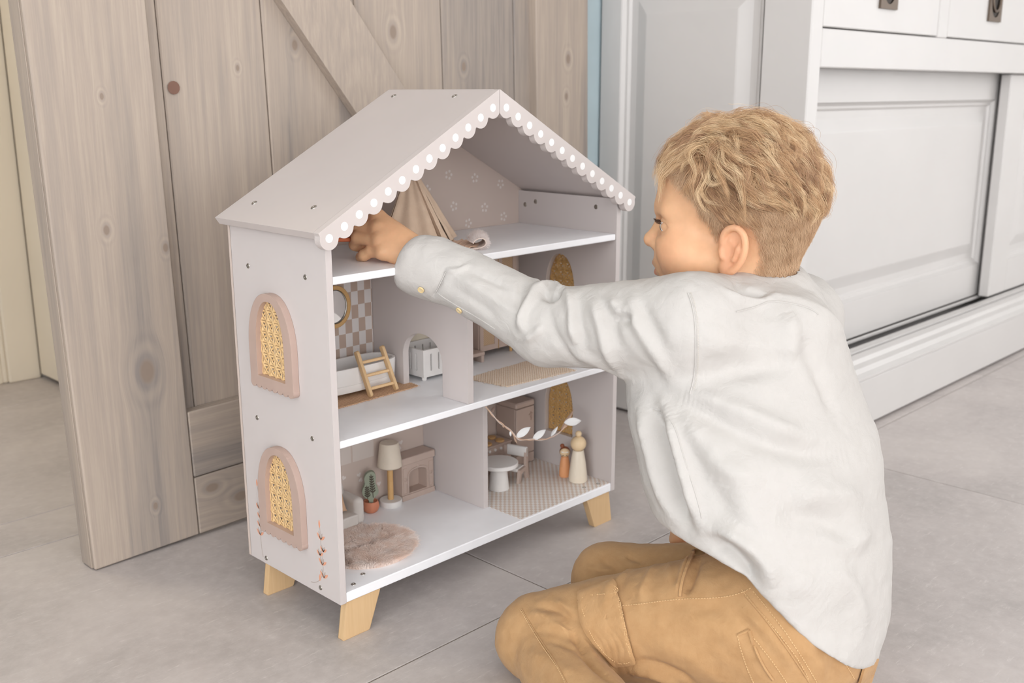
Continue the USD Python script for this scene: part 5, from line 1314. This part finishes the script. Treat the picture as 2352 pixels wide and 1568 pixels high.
stitches(FS, ins[4:] + ins[:2], 'thread_tan', trs, off=.0017)
stitches(FS, [pc_ + (np.array(p) - pc_) * .84 for p in pk_poly[1:5]], 'thread_tan', trs, off=.0017)
# seams and their stitching
for pts in ([(0.1779, -0.3542, 0.1217), (0.1976, -0.3733, 0.1238), (0.2214, -0.3961, 0.1280), (0.2526, -0.4269, 0.1301), (0.2845, -0.4571, 0.1364), (0.2965, -0.4668, 0.1438)],
            [(0.2867, -0.4580, 0.1406), (0.2993, -0.4809, 0.1107), (0.3129, -0.5059, 0.0787), (0.3252, -0.5321, 0.0387), (0.3271, -0.5395, 0.0227)],
            [(0.2964, -0.4685, 0.1385), (0.3099, -0.4936, 0.1054), (0.3226, -0.5194, 0.0680), (0.3340, -0.5465, 0.0227)],
            [(0.0866, -0.2633, 0.1167), (0.0935, -0.2795, 0.0900), (0.1006, -0.2955, 0.0644), (0.1082, -0.3110, 0.0420), (0.1108, -0.3200, 0.0233)],
            [(0.2733, -0.4634, 0.0852), (0.2736, -0.4714, 0.0628), (0.2782, -0.4899, 0.0228)], [(0.2827, -0.4711, 0.0905), (0.2948, -0.4929, 0.0628), (0.3078, -0.5200, 0.0227)],
            [(0.3475, -0.5373, 0.0893), (0.3554, -0.5526, 0.0679), (0.3632, -0.5679, 0.0466), (0.3670, -0.5772, 0.0306)]):
    stitches(ts, pts, 'thread_tan', trs)
seam(ts, [(0.2885, -0.4623, 0.1332), (0.3017, -0.4862, 0.1027), (0.3142, -0.5108, 0.0680), (0.3265, -0.5370, 0.0280)], .0013, 'canvas_tan', 'side_seam', trs)
seam(ts, [(0.0879, -0.2643, 0.1177), (0.0948, -0.2805, 0.0911), (0.1021, -0.2963, 0.0665), (0.1097, -0.3134, 0.0393), (0.1123, -0.3216, 0.0233)], .0010, 'canvas_tan', 'knee_seam', trs)
seam(ts, [(0.2533, -0.4071, 0.1898), (0.2432, -0.4039, 0.1696), (0.2354, -0.4023, 0.1509), (0.2306, -0.4039, 0.1323)], .0026, 'canvas_tan', 'pocket_welt', trs, .0012)
seam(ts, [(0.2537, -0.4075, 0.1898), (0.2662, -0.4213, 0.1865), (0.2781, -0.4365, 0.1775), (0.2863, -0.4476, 0.1694)], .0022, 'canvas_tan', 'pocket_welt', trs, .0010)
seam(ts, [(0.2733, -0.4634, 0.0852), (0.2792, -0.4683, 0.0884), (0.2851, -0.4732, 0.0916)], .0016, 'canvas_tan', 'pocket_welt', trs, .0008)
seam(ts, [(0.2850, -0.4734, 0.0905), (0.2861, -0.4823, 0.0681), (0.2950, -0.5042, 0.0308)], .0020, 'canvas_tan', 'pocket_welt', trs, .0008)
obj('belt_loop', patch(ts, ((0.3188, -0.5002, 0.1123), (0.3238, -0.5045, 0.1144), (0.3303, -0.5150, 0.1032), (0.3259, -0.5116, 0.1000)), 6, 10, .0022, .0022), 'canvas_tan', trs, 50)
obj('belt_loop', patch(ts, ((0.3808, -0.5813, 0.0593), (0.3901, -0.5915, 0.0572), (0.3776, -0.5898, 0.0252), (0.3687, -0.5801, 0.0274)), 8, 20, .0035, .003), 'canvas_tan', trs, 50)

# ------------------------------------------------------------------ shirt
TZ = np.array([(.4925, .3645, -.4009, .1007), (.4550, .3535, -.4027, .1243), (.4133, .3385, -.4092, .1504), (.3719, .3315, -.4237, .1621), (.3309, .3282, -.4418, .1660), (.2902, .3222, -.4570, .1644),
               (.2498, .3167, -.4727, .1584), (.2098, .3130, -.4901, .1521), (.1678, .3106, -.5021, .1449), (.1282, .3001, -.5124, .1398), (.0802, .2823, -.5182, .1315), (.03, .27, -.52, .125)])[::-1]
from scipy.interpolate import PchipInterpolator
_ti = [PchipInterpolator(TZ[:, 0], TZ[:, k]) for k in (1, 2, 3)]
WRS = V((0.1579, -0.0029, 0.5168))
def shirt_sdf(p, edge=False):
    z = np.clip(p[:, 2], .03, .4925)
    cx, cy, a = (f(z) for f in _ti)
    dx, dy = (p[:, 0] - cx) / a, (p[:, 1] - cy) / (a * .8)
    r = (np.abs(dx) ** 2.3 + np.abs(dy) ** 2.3) ** (1 / 2.3)
    t = (r - 1) * a * .84
    t = np.maximum(t, p[:, 2] - .470)
    yoke = sm(rc(p, SH + [.020, .0, .002], NK - V([.0, .0, .022]), .046, .052), rc(p, NK - V([0, 0, .022]), RSH, .052, .048), .03)
    d = sm(t, yoke, .05)
    d = sm(d, rc(p, hl(-.046, 0, -.135), CH + V([.01, -.02, .02]), .058, .09), .04)
    arm_ = sm(rc(p, SH, EL, .060, .050), rc(p, EL, WR + (EL - WR) * .12, .048, .0405), .012)
    d = sm(d, arm_, .035)
    d = sm(d, sm(rc(p, RSH, REL, .056, .046), rc(p, REL, RWR, .046, .036), .012), .03)
    cuffd = rc(p, WRS + (EL - WR) * .01, WR + (EL - WR) * .32, .0445, .0430)
    d = sm(d, cuffd, .004)
    # cut ends: cuff, neck, hem
    ax = (WR - EL) / np.linalg.norm(WR - EL)
    s = (p - WR) @ ax
    d = np.maximum(d, np.where(np.linalg.norm(p - WR, axis=1) < .09, s - .012, -1))
    wz = rc(p, WRS + ax * .03, WR + (EL - WR) * .3, .036, .030)                               # hollow cuff mouth
    d = np.maximum(d, np.where(s > -.022, -wz, -1))
    ncap = rc(p, hl(-.028, 0, -.050), hl(-.042, 0, -.150), .0475, .0465)
    col_ = np.maximum(rc(p, hl(-.036, 0, -.100), hl(-.046, 0, -.160), .0560, .060), (p - hl(-.04, 0, -.0985)) @ (RH @ V([.10, 0, 1.0])))
    d = sm(d, col_, .008)
    d = np.maximum(d, -np.maximum(ncap, (NK[2] - .004) - p[:, 2]))
    u = (p - CH) @ _r
    w = sstep((p - CH) @ vr, -.02, .06)
    hn = np.interp(u, [-.13, -.075, -.039, .025, .09, .125, .151, .2], [.250, .238, .222, .158, .108, .086, .072, .070])
    hz = hn * (1 - w) + w * np.interp(u, [-.13, -.06, .05, .15], [.150, .155, .12, .072])
    if edge: return np.minimum(np.minimum(np.abs(hz - p[:, 2]), np.abs(ncap) + 10 * (p[:, 2] < NK[2] - .02)), np.abs(s - .012) + 10 * (np.linalg.norm(p - WR, axis=1) > .09))
    return np.maximum(d, (hz - p[:, 2]) * .8)
def shirt_edge(p): return shirt_sdf(p, True)
sm_ = surf(shirt_sdf, (.08, -.66, .04), (.56, .05, .58), .0026, 1)
SF = [ # sleeve
    (((0.1712, -0.2095, 0.5217), (0.1600, -0.2074, 0.4951), (0.1484, -0.2057, 0.4658), (0.1519, -0.2129, 0.4551)), .007, .0055), (((0.1589, -0.1970, 0.5217), (0.1504, -0.1976, 0.4951), (0.1419, -0.1982, 0.4685)), .006, -.003),
    (((0.1755, -0.2191, 0.5068), (0.1788, -0.2250, 0.4993), (0.1886, -0.2331, 0.5046)), .006, -.009), (((0.1713, -0.2155, 0.5046), (0.1747, -0.2168, 0.5110), (0.1844, -0.2257, 0.5137), (0.1909, -0.2347, 0.5067)), .006, .006),
    (((0.1934, -0.2361, 0.5099), (0.1966, -0.2445, 0.4950), (0.1939, -0.2509, 0.4683), (0.1950, -0.2613, 0.4416)), .007, .006), (((0.2004, -0.2484, 0.4949), (0.1996, -0.2568, 0.4683), (0.2018, -0.2700, 0.4363)), .008, -.0035),
    (((0.1665, -0.2240, 0.4657), (0.1564, -0.2185, 0.4524), (0.1461, -0.2094, 0.4482)), .006, .004), (((0.1764, -0.2258, 0.4897), (0.1746, -0.2314, 0.4684), (0.1796, -0.2456, 0.4417), (0.1904, -0.2657, 0.4150)), .007, -.003),
    (((0.2129, -0.2592, 0.5002), (0.2169, -0.2706, 0.4789), (0.2181, -0.2847, 0.4416), (0.2270, -0.3066, 0.4042)), .008, .005), (((0.2254, -0.2738, 0.4949), (0.2275, -0.2832, 0.4735), (0.2306, -0.2993, 0.4362)), .009, -.0035),
    (((0.2347, -0.2877, 0.4815), (0.2394, -0.2962, 0.4708), (0.2457, -0.2999, 0.4788)), .008, -.009), (((0.2298, -0.2771, 0.4981), (0.2344, -0.2857, 0.4869), (0.2363, -0.2976, 0.4575)), .007, .005), (((0.2514, -0.2983, 0.5001), (0.2504, -0.3083, 0.4681), (0.2595, -0.3286, 0.4361), (0.2694, -0.3533, 0.3934)), .009, .005),
    (((0.2601, -0.3089, 0.4948), (0.2612, -0.3193, 0.4681), (0.2711, -0.3403, 0.4361)), .009, -.004), (((0.1825, -0.2504, 0.4363), (0.2096, -0.2853, 0.4149), (0.2374, -0.3194, 0.3978)), .010, .003),
    (((0.1643, -0.0604, 0.5089), (0.1791, -0.0790, 0.4985), (0.1862, -0.1221, 0.4794), (0.1896, -0.1593, 0.4666)), .006, .0025), (((0.1578, -0.0584, 0.4957), (0.1792, -0.0871, 0.4755), (0.1853, -0.1310, 0.4511)), .006, -.002), (((0.1746, -0.0669, 0.5204), (0.1966, -0.0948, 0.5042), (0.2014, -0.1317, 0.4964)), .005, -.002),
    (((0.1724, -0.0382, 0.5124), (0.1806, -0.0469, 0.5113), (0.1949, -0.0581, 0.5205)), .004, .003), (((0.1716, -0.0365, 0.5148), (0.1600, -0.0336, 0.4892), (0.1485, -0.0280, 0.4717)), .0035, -.0022),
    # back and side
    (((0.1897, -0.4172, 0.3988), (0.2169, -0.4507, 0.3815), (0.2482, -0.4909, 0.3568), (0.2847, -0.5330, 0.3419), (0.3193, -0.5699, 0.3369)), .014, -.005), (((0.1967, -0.4209, 0.4086), (0.2266, -0.4554, 0.3962), (0.2587, -0.4948, 0.3764), (0.2943, -0.5378, 0.3566)), .013, .004),
    (((0.1937, -0.4238, 0.3914), (0.2011, -0.4449, 0.3520), (0.2209, -0.4751, 0.3224), (0.2467, -0.5064, 0.3075)), .015, .004), (((0.1768, -0.4049, 0.3963), (0.1816, -0.4285, 0.3422), (0.1829, -0.4484, 0.2880), (0.1844, -0.4610, 0.2560)), .010, .006),
    (((0.2086, -0.3690, 0.3816), (0.2099, -0.3897, 0.3252), (0.2111, -0.4069, 0.2790), (0.2142, -0.4223, 0.2431)), .011, -.008), (((0.2359, -0.3285, 0.3669), (0.2353, -0.3444, 0.3189), (0.2356, -0.3594, 0.2762), (0.2397, -0.3783, 0.2335)), .009, .004),
    (((0.1951, -0.4718, 0.2560), (0.2143, -0.4955, 0.2436), (0.2287, -0.5203, 0.2141), (0.2315, -0.5317, 0.1895)), .012, .007), (((0.1930, -0.4739, 0.2437), (0.2082, -0.4944, 0.2289), (0.2190, -0.5156, 0.1993)), .010, -.006),
    (((0.2646, -0.5313, 0.2878), (0.2947, -0.5585, 0.2976), (0.3206, -0.5898, 0.2827)), .016, .004), (((0.2478, -0.5194, 0.2731), (0.2817, -0.5571, 0.2631), (0.3058, -0.5901, 0.2385)), .015, -.004), (((0.2799, -0.5588, 0.2533), (0.3023, -0.5865, 0.2385), (0.3234, -0.6012, 0.2581)), .013, .004),
    (((0.3047, -0.4153, 0.5300), (0.3164, -0.4334, 0.5120), (0.3300, -0.4459, 0.5156)), .008, -.004), (((0.2918, -0.4058, 0.5198), (0.3114, -0.4309, 0.5044), (0.3349, -0.4521, 0.5120)), .006, .003), (((0.2943, -0.4885, 0.4994), (0.2962, -0.5007, 0.4698), (0.2849, -0.4976, 0.4453)), .014, .004),
    (((0.3496, -0.4820, 0.4684), (0.3555, -0.5057, 0.4171), (0.3614, -0.5293, 0.3658)), .012, -.003), (((0.2181, -0.4214, 0.4701), (0.2492, -0.4546, 0.4651), (0.2839, -0.4915, 0.4600)), .016, .003), (((0.2112, -0.4280, 0.4307), (0.2547, -0.4704, 0.4355), (0.2955, -0.5084, 0.4452)), .012, -.0025),
    (((0.2049, -0.4623, 0.3126), (0.2265, -0.4978, 0.2731), (0.2455, -0.5357, 0.2189), (0.2717, -0.5809, 0.1647)), .018, .003), (((0.3237, -0.5511, 0.1916), (0.3406, -0.5788, 0.1608), (0.3418, -0.5960, 0.1146)), .012, .003), (((0.1922, -0.4324, 0.3618), (0.2032, -0.4640, 0.3027), (0.2177, -0.4922, 0.2633)), .014, -.003)]
def snoise(v, n):
    return .0060 * (meshkit.fbm(v * [17, 17, 22] + 11, 3) - .5) + .0018 * (meshkit.fbm(v * [70, 70, 55] + 5, 2) - .5)
def relax(m, it, lam, w=None):
    import scipy.sparse as ssp
    e = m.edges_unique; n = len(m.vertices)
    A = ssp.coo_matrix((np.ones(len(e) * 2), (np.r_[e[:, 0], e[:, 1]], np.r_[e[:, 1], e[:, 0]])), (n, n)).tocsr()
    d = np.maximum(np.asarray(A.sum(1)).ravel(), 1); v = np.array(m.vertices)
    w = np.ones(n) if w is None else w
    for _ in range(it): v = v + lam * w[:, None] * (A @ v / d[:, None] - v)
    m.vertices = v
relax(sm_, 3, .4)
_v = np.array(sm_.vertices); _e = shirt_edge(_v)
relax(sm_, 14, .5, np.exp(-(_e / .010) ** 2))
sm_ = folds(sm_, [(a_, b_, c_ * (1.35 if i_ < 20 else 2.1)) for i_, (a_, b_, c_) in enumerate(SF)], snoise)
shirt = obj('shirt', sm_, 'linen_white', boy, True)
ss = Skin(sm_)
seam(ss, [(0.2202, -0.4052, 0.5232), (0.2211, -0.4142, 0.4996), (0.2165, -0.4215, 0.4651), (0.2107, -0.4257, 0.4356), (0.2021, -0.4263, 0.4086)], .0010, 'linen_white', 'shoulder_seam', shirt)
stitches(ss, [(0.2223, -0.4074, 0.5232), (0.2232, -0.4164, 0.4996), (0.2186, -0.4236, 0.4651), (0.2128, -0.4279, 0.4356), (0.2048, -0.4286, 0.4100)], 'thread_white', shirt, .003, .002, .0003)
seam(ss, [(0.2555, -0.4485, 0.5015), (0.2745, -0.4654, 0.5083), (0.3370, -0.4574, 0.5028), (0.3547, -0.4770, 0.4981), (0.3677, -0.4937, 0.4878)], .0009, 'linen_white', 'yoke_seam', shirt)
seam(ss, [(0.1687, -0.3987, 0.3905), (0.1809, -0.4151, 0.3791), (0.1843, -0.4295, 0.3471), (0.1863, -0.4451, 0.3077), (0.1873, -0.4597, 0.2683)], .0009, 'linen_white', 'side_seam', shirt, .0)
# cuff edge, placket and buttons
seam(ss, [(0.1716, -0.0381, 0.5101), (0.1639, -0.0356, 0.4950), (0.1571, -0.0330, 0.4822)], .0009, 'linen_white', 'cuff_seam', shirt)
seam(ss, [(0.1583, -0.0343, 0.4822), (0.1711, -0.0520, 0.4682), (0.1757, -0.0904, 0.4555), (0.1925, -0.1136, 0.4376)], .0008, 'linen_white', 'placket_seam', shirt)
for P in ((0.1504, -0.0106, 0.4850), (0.1630, -0.0748, 0.4635)):
    Q, N = ss(np.array([P])); Q, N = Q[0], N[0]
    b = obj('button', lathe([(.0001, .0022), (.0028, .0022), (.0034, .0026), (.0043, .0026), (.0047, .0018), (.0046, .0004), (.0001, .0002)][::-1], Q + N * .0004, 24, N), 'button', shirt, 40)
    x = np.cross(N, [0, 0, 1]); x /= np.linalg.norm(x); y = np.cross(N, x)
    obj('thread', [tube([Q + N * .0027 + x * .0008 * s + y * -.0008, Q + N * .0030 + x * .0008 * s, Q + N * .0027 + x * .0008 * s + y * .0008], .0003, 5) for s in (-1, 1)], 'thread_white', b)

# ------------------------------------------------------------------ hair
def hair_part(guides, n_child, spread, w0, mt, clump=.9, name='hair', seed=1):
    """guides (g, k, 3) in head coordinates; children gather towards their guide at the tip"""
    rng = np.random.default_rng(seed); g, k = guides.shape[:2]
    t = np.linspace(0, 1, k)
    off = rng.normal(0, spread, (g, n_child, 3)); off *= rng.uniform(.3, 1, (g, n_child, 1))
    pull = 1 - clump * t ** .7
    wav = rng.normal(0, .0008, (g, n_child, 1, 3)) * np.sin(t * rng.uniform(3, 9, (g, n_child, 1)) + rng.uniform(0, 6, (g, n_child, 1)))[..., None]
    P = guides[:, None] + off[:, :, None] * pull[None, None, :, None] + wav * t[None, None, :, None] * 1.6
    lens = rng.uniform(.72, 1.0, (g, n_child, 1))
    idx = t * lens * (k - 1); i0 = np.clip(np.floor(idx).astype(int), 0, k - 2); f = (idx - i0)[..., None]
    A = np.take_along_axis(P, i0[..., None], 2); B = np.take_along_axis(P, i0[..., None] + 1, 2)
    P = (A * (1 - f) + B * f).reshape(-1, k, 3)
    return H + P @ RH.T
CC, CR = V([-.005, 0, .016]), V([.0885, .0755, .0765])
def on_skull(u, off):
    r = 1 / np.sqrt(((u / CR) ** 2).sum(-1, keepdims=True)); return CC + u * (r + off)
def grow(u0, dirf, L, lift, k, jit, rng):
    """walks over the skull from directions u0 along dirf; lift(t) is the height over the scalp"""
    u = u0.copy(); out = []; L = np.broadcast_to(L, (len(u),)); st = 0
    lat = rng.normal(0, jit, len(u))
    for i in range(k):
        t = i / (k - 1)
        out.append(on_skull(u, lift(t, u)))
        p = on_skull(u, 0)
        d = dirf(p, t)
        nrm2 = (p - CC) / CR ** 2; nrm2 /= np.linalg.norm(nrm2, axis=1, keepdims=True)
        d = d - nrm2 * (d * nrm2).sum(1, keepdims=True); d /= np.linalg.norm(d, axis=1, keepdims=True) + 1e-9
        s = np.cross(nrm2, d); a = lat * (.4 + 1.2 * t)
        d = d * np.cos(a)[:, None] + s * np.sin(a)[:, None]
        q = p + d * (L / (k - 1))[:, None]
        u = q - CC; u /= np.linalg.norm(u, axis=1, keepdims=True)
    return np.stack(out, 1)
hr = np.random.default_rng(21)
def roots(n, keep):
    u = hr.normal(0, 1, (n * 6, 3)); u /= np.linalg.norm(u, axis=1, keepdims=True)
    p = on_skull(u, 0); m = keep(p); return u[m][:n]
def flow(p, t):
    x, y, z = p.T
    back = sstep(-x + (meshkit.noise(p * 60 + 31) - .5) * .07, -.040, .035)
    top = sstep(z, .045, .085)
    sy = np.sign(y + 1e-6)
    nz_ = meshkit.noise(p * 28 + 3) - .5
    fwd = np.stack([.70 + 0 * x, .20 * sy * (1 - top) + .30 * top + nz_ * .9, .10 - .20 * (1 - top) + nz_ * .5], 1)
    bck = np.stack([-.80 + 0 * x, .25 * sy * top + nz_ * .4, -.55 + .3 * nz_], 1)
    mid = np.exp(-((x - .01) / .03) ** 2)[:, None] * np.stack([-.5 + 0 * x, .3 * sy, -.35 + 0 * x], 1)
    return fwd * (1 - back)[:, None] + bck * back[:, None] + mid * (1 - top)[:, None]
def long_zone(p):
    x, y, z = p.T
    return (z > .034 + .38 * np.clip(x, -.03, .1) - .22 * np.clip(-x - .01, 0, .08)) & (x < .070)
def lift_long(t, u):
    h = .0165 + .006 * np.clip(u[:, 2:], 0, 1)
    return (.0070 + (h - .004) * math.sin(min(1.0, t * 1.6) * math.pi / 2) * (1 - (.30 + .5 * sstep(-u[:, :1] - .3 * u[:, 2:], .2, .8)) * max(0, t - .45) / .55)) * (1 + .25 * (meshkit.noise(u * 9)[:, None] - .5))
ul = roots(520, long_zone)
GL = grow(ul, flow, hr.uniform(.034, .060, len(ul)) * (1 - .45 * sstep(-ul[:, 0], .2, .9) * sstep(-ul[:, 2], -.5, .2)), lift_long, 16, .35, hr)
curl = hr.normal(0, .004, (len(ul), 1, 3)); tt = np.linspace(0, 1, 16)[None, :, None]
GL = GL + curl * tt ** 2 + hr.normal(0, .0020, (len(ul), 1, 3)) * np.sin(tt * hr.uniform(2, 6, (len(ul), 1, 1)))
third = len(ul) // 3
wl_ = np.linspace(.00030, .00010, 16)
HB = curves('hair', hair_part(GL[:third], 34, .0062, .0003, 'hair_light', .78, seed=2), wl_, 'hair_light', boy, 'light blond tousled top hair')
curves('hair', hair_part(GL[third:2 * third], 34, .0066, .0003, 'hair_mid', .74, seed=3), wl_, 'hair_mid', boy, 'honey blond top hair')
curves('hair', hair_part(GL[2 * third:], 30, .0070, .0003, 'hair_dark', .7, seed=4), wl_, 'hair_dark', boy, 'darker blond hair underneath')
# volume over the parting, a tuft, and the band where the long hair thins out towards the clipped nape
ut = roots(130, lambda p: (p[:, 0] > -.045) & (p[:, 0] < .035) & (p[:, 2] > .062) & (np.abs(p[:, 1]) < .062))
def flow_t(p, t):
    n_ = meshkit.noise(p * 33 + 17) - .5
    return np.stack([-.75 + n_ * .9, .25 * np.sign(p[:, 1] + .01) + n_ * .7, -.15 + 0 * n_], 1)
GT = grow(ut, flow_t, hr.uniform(.030, .052, len(ut)), lambda t, u: .0105 + .0105 * math.sin(min(1, t * 1.7) * math.pi / 2) * (1 - .4 * t) + 0 * u[:, :1], 16, .35, hr)
GT = GT + hr.normal(0, .003, (len(ut), 1, 3)) * tt ** 2
curves('hair', hair_part(GT[:60], 34, .0062, .0003, 'hair_light', .75, seed=12), wl_, 'hair_light', boy, 'light blond locks over the crown')
curves('hair', hair_part(GT[60:], 34, .0062, .0003, 'hair_mid', .7, seed=13), wl_, 'hair_mid', boy, 'honey blond locks over the crown')
k0 = V([.030, .012, .093]); tw = np.linspace(0, 1, 16)
TU = np.stack([np.stack([k0[0] + a_ + .010 * c_ * tw ** 2, k0[1] + b_ + .004 * np.sin(tw * 3 + a_ * 300), k0[2] + .026 * tw * d_ - .006 * tw ** 3], 1) for a_, b_, c_, d_ in zip(hr.normal(0, .006, 14), hr.normal(0, .006, 14), hr.normal(.2, .7, 14), hr.uniform(.7, 1.15, 14))])
curves('hair', hair_part(TU, 26, .0035, .0003, 'hair_mid', .8, seed=14), wl_, 'hair_mid', boy, 'small tuft standing up at the front')
def band(p):
    x, y, z = p.T; zb = .034 + .38 * np.clip(x, -.03, .1) - .22 * np.clip(-x - .01, 0, .08)
    return (z < zb + .010) & (z > zb - .034) & (x < .030)
ub = roots(300, band)
GB = grow(ub, lambda p, t: np.stack([-.62 + 0 * p[:, 0], 0 * p[:, 0], -.75 + .5 * (meshkit.noise(p * 35) - .5)], 1), hr.uniform(.018, .034, len(ub)), lambda t, u: .0015 + .0050 * math.sin(min(1, t * 1.9) * math.pi / 2) * (1 - .75 * max(0, t - .5) / .5) + 0 * u[:, :1], 16, .22, hr)
curves('hair', hair_part(GB[:150], 40, .0055, .0003, 'hair_mid', .55, seed=15), np.linspace(.00026, .0001, 16), 'hair_mid', boy, 'mid length blond hair above the nape')
curves('hair', hair_part(GB[150:], 40, .0055, .0003, 'hair_dark', .5, seed=16), np.linspace(.00026, .0001, 16), 'hair_dark', boy, 'mid length darker hair above the nape')
# fringe: locks thrown forward over the brow and curling up
def fringe_zone(p):
    x, y, z = p.T; return (x > .025) & (z > .052) & (np.abs(y) < .064)
uf = roots(150, fringe_zone)
def flow_f(p, t):
    n_ = meshkit.noise(p * 40 + 9) - .5
    return np.stack([.8 + 0 * n_, .40 + n_ * 1.2, .05 + n_ * .4], 1)
GF = grow(uf, flow_f, hr.uniform(.022, .040, len(uf)), lambda t, u: .002 + .013 * math.sin(min(1, t * 1.5) * math.pi / 2) + 0 * u[:, :1], 16, .5, hr)
GF = GF + (V([.006, 0, .004]) * hr.uniform(-.4, 1.4, (len(uf), 1, 1)) + hr.normal(0, .004, (len(uf), 1, 3))) * tt ** 2
curves('fringe_hair', hair_part(GF, 28, .0050, .0003, 'hair_light', .9, seed=5), wl_, 'hair_light', boy, 'wispy blond fringe')
# short clipped sides and nape, following the real scalp
bv, bf = bm.vertices, bm.faces
hq = (bv - H) @ RH
bn_ = vnormals(bm)
mk = (hairline(hq) > .001) & (np.linalg.norm(hq, axis=1) < .135) & ~long_zone(hq) & (earm < .5)
ii = np.nonzero(mk)[0]
sel = hr.choice(ii, 26000)
p0 = hq[sel] + hr.normal(0, .0008, (len(sel), 3)); n0 = bn_[sel] @ RH
fl2 = np.stack([-.45 + 0 * p0[:, 0], 0 * p0[:, 0], -.9 + 0 * p0[:, 0]], 1)
fr_ = sstep(p0[:, 0], -.005, .03)[:, None]
fl2 = fl2 * (1 - fr_) + fr_ * V([.15, 0, -.95]) + hr.normal(0, .22, (len(sel), 3))
fl2 -= n0 * (fl2 * n0).sum(1, keepdims=True); fl2 /= np.linalg.norm(fl2, axis=1, keepdims=True)
Ls = (.0065 + .0125 * sstep(p0[:, 2], -.09, .02) * hr.uniform(.7, 1.1, len(sel)))[:, None] * (.45 + .55 * sstep(hairline(p0), 0, .014))[:, None]
S_ = [p0 + n0 * (.0002 + .36 * Ls * math.sin(t * 1.9)) + fl2 * Ls * t for t in np.linspace(0, 1, 5)]
curves('short_hair', H + np.stack(S_, 1) @ RH.T, np.array([.00032, .0003, .00026, .0002, .0001]), 'hair_short', boy, 'short clipped side and nape hair')
# hair cap that fills in under the locks
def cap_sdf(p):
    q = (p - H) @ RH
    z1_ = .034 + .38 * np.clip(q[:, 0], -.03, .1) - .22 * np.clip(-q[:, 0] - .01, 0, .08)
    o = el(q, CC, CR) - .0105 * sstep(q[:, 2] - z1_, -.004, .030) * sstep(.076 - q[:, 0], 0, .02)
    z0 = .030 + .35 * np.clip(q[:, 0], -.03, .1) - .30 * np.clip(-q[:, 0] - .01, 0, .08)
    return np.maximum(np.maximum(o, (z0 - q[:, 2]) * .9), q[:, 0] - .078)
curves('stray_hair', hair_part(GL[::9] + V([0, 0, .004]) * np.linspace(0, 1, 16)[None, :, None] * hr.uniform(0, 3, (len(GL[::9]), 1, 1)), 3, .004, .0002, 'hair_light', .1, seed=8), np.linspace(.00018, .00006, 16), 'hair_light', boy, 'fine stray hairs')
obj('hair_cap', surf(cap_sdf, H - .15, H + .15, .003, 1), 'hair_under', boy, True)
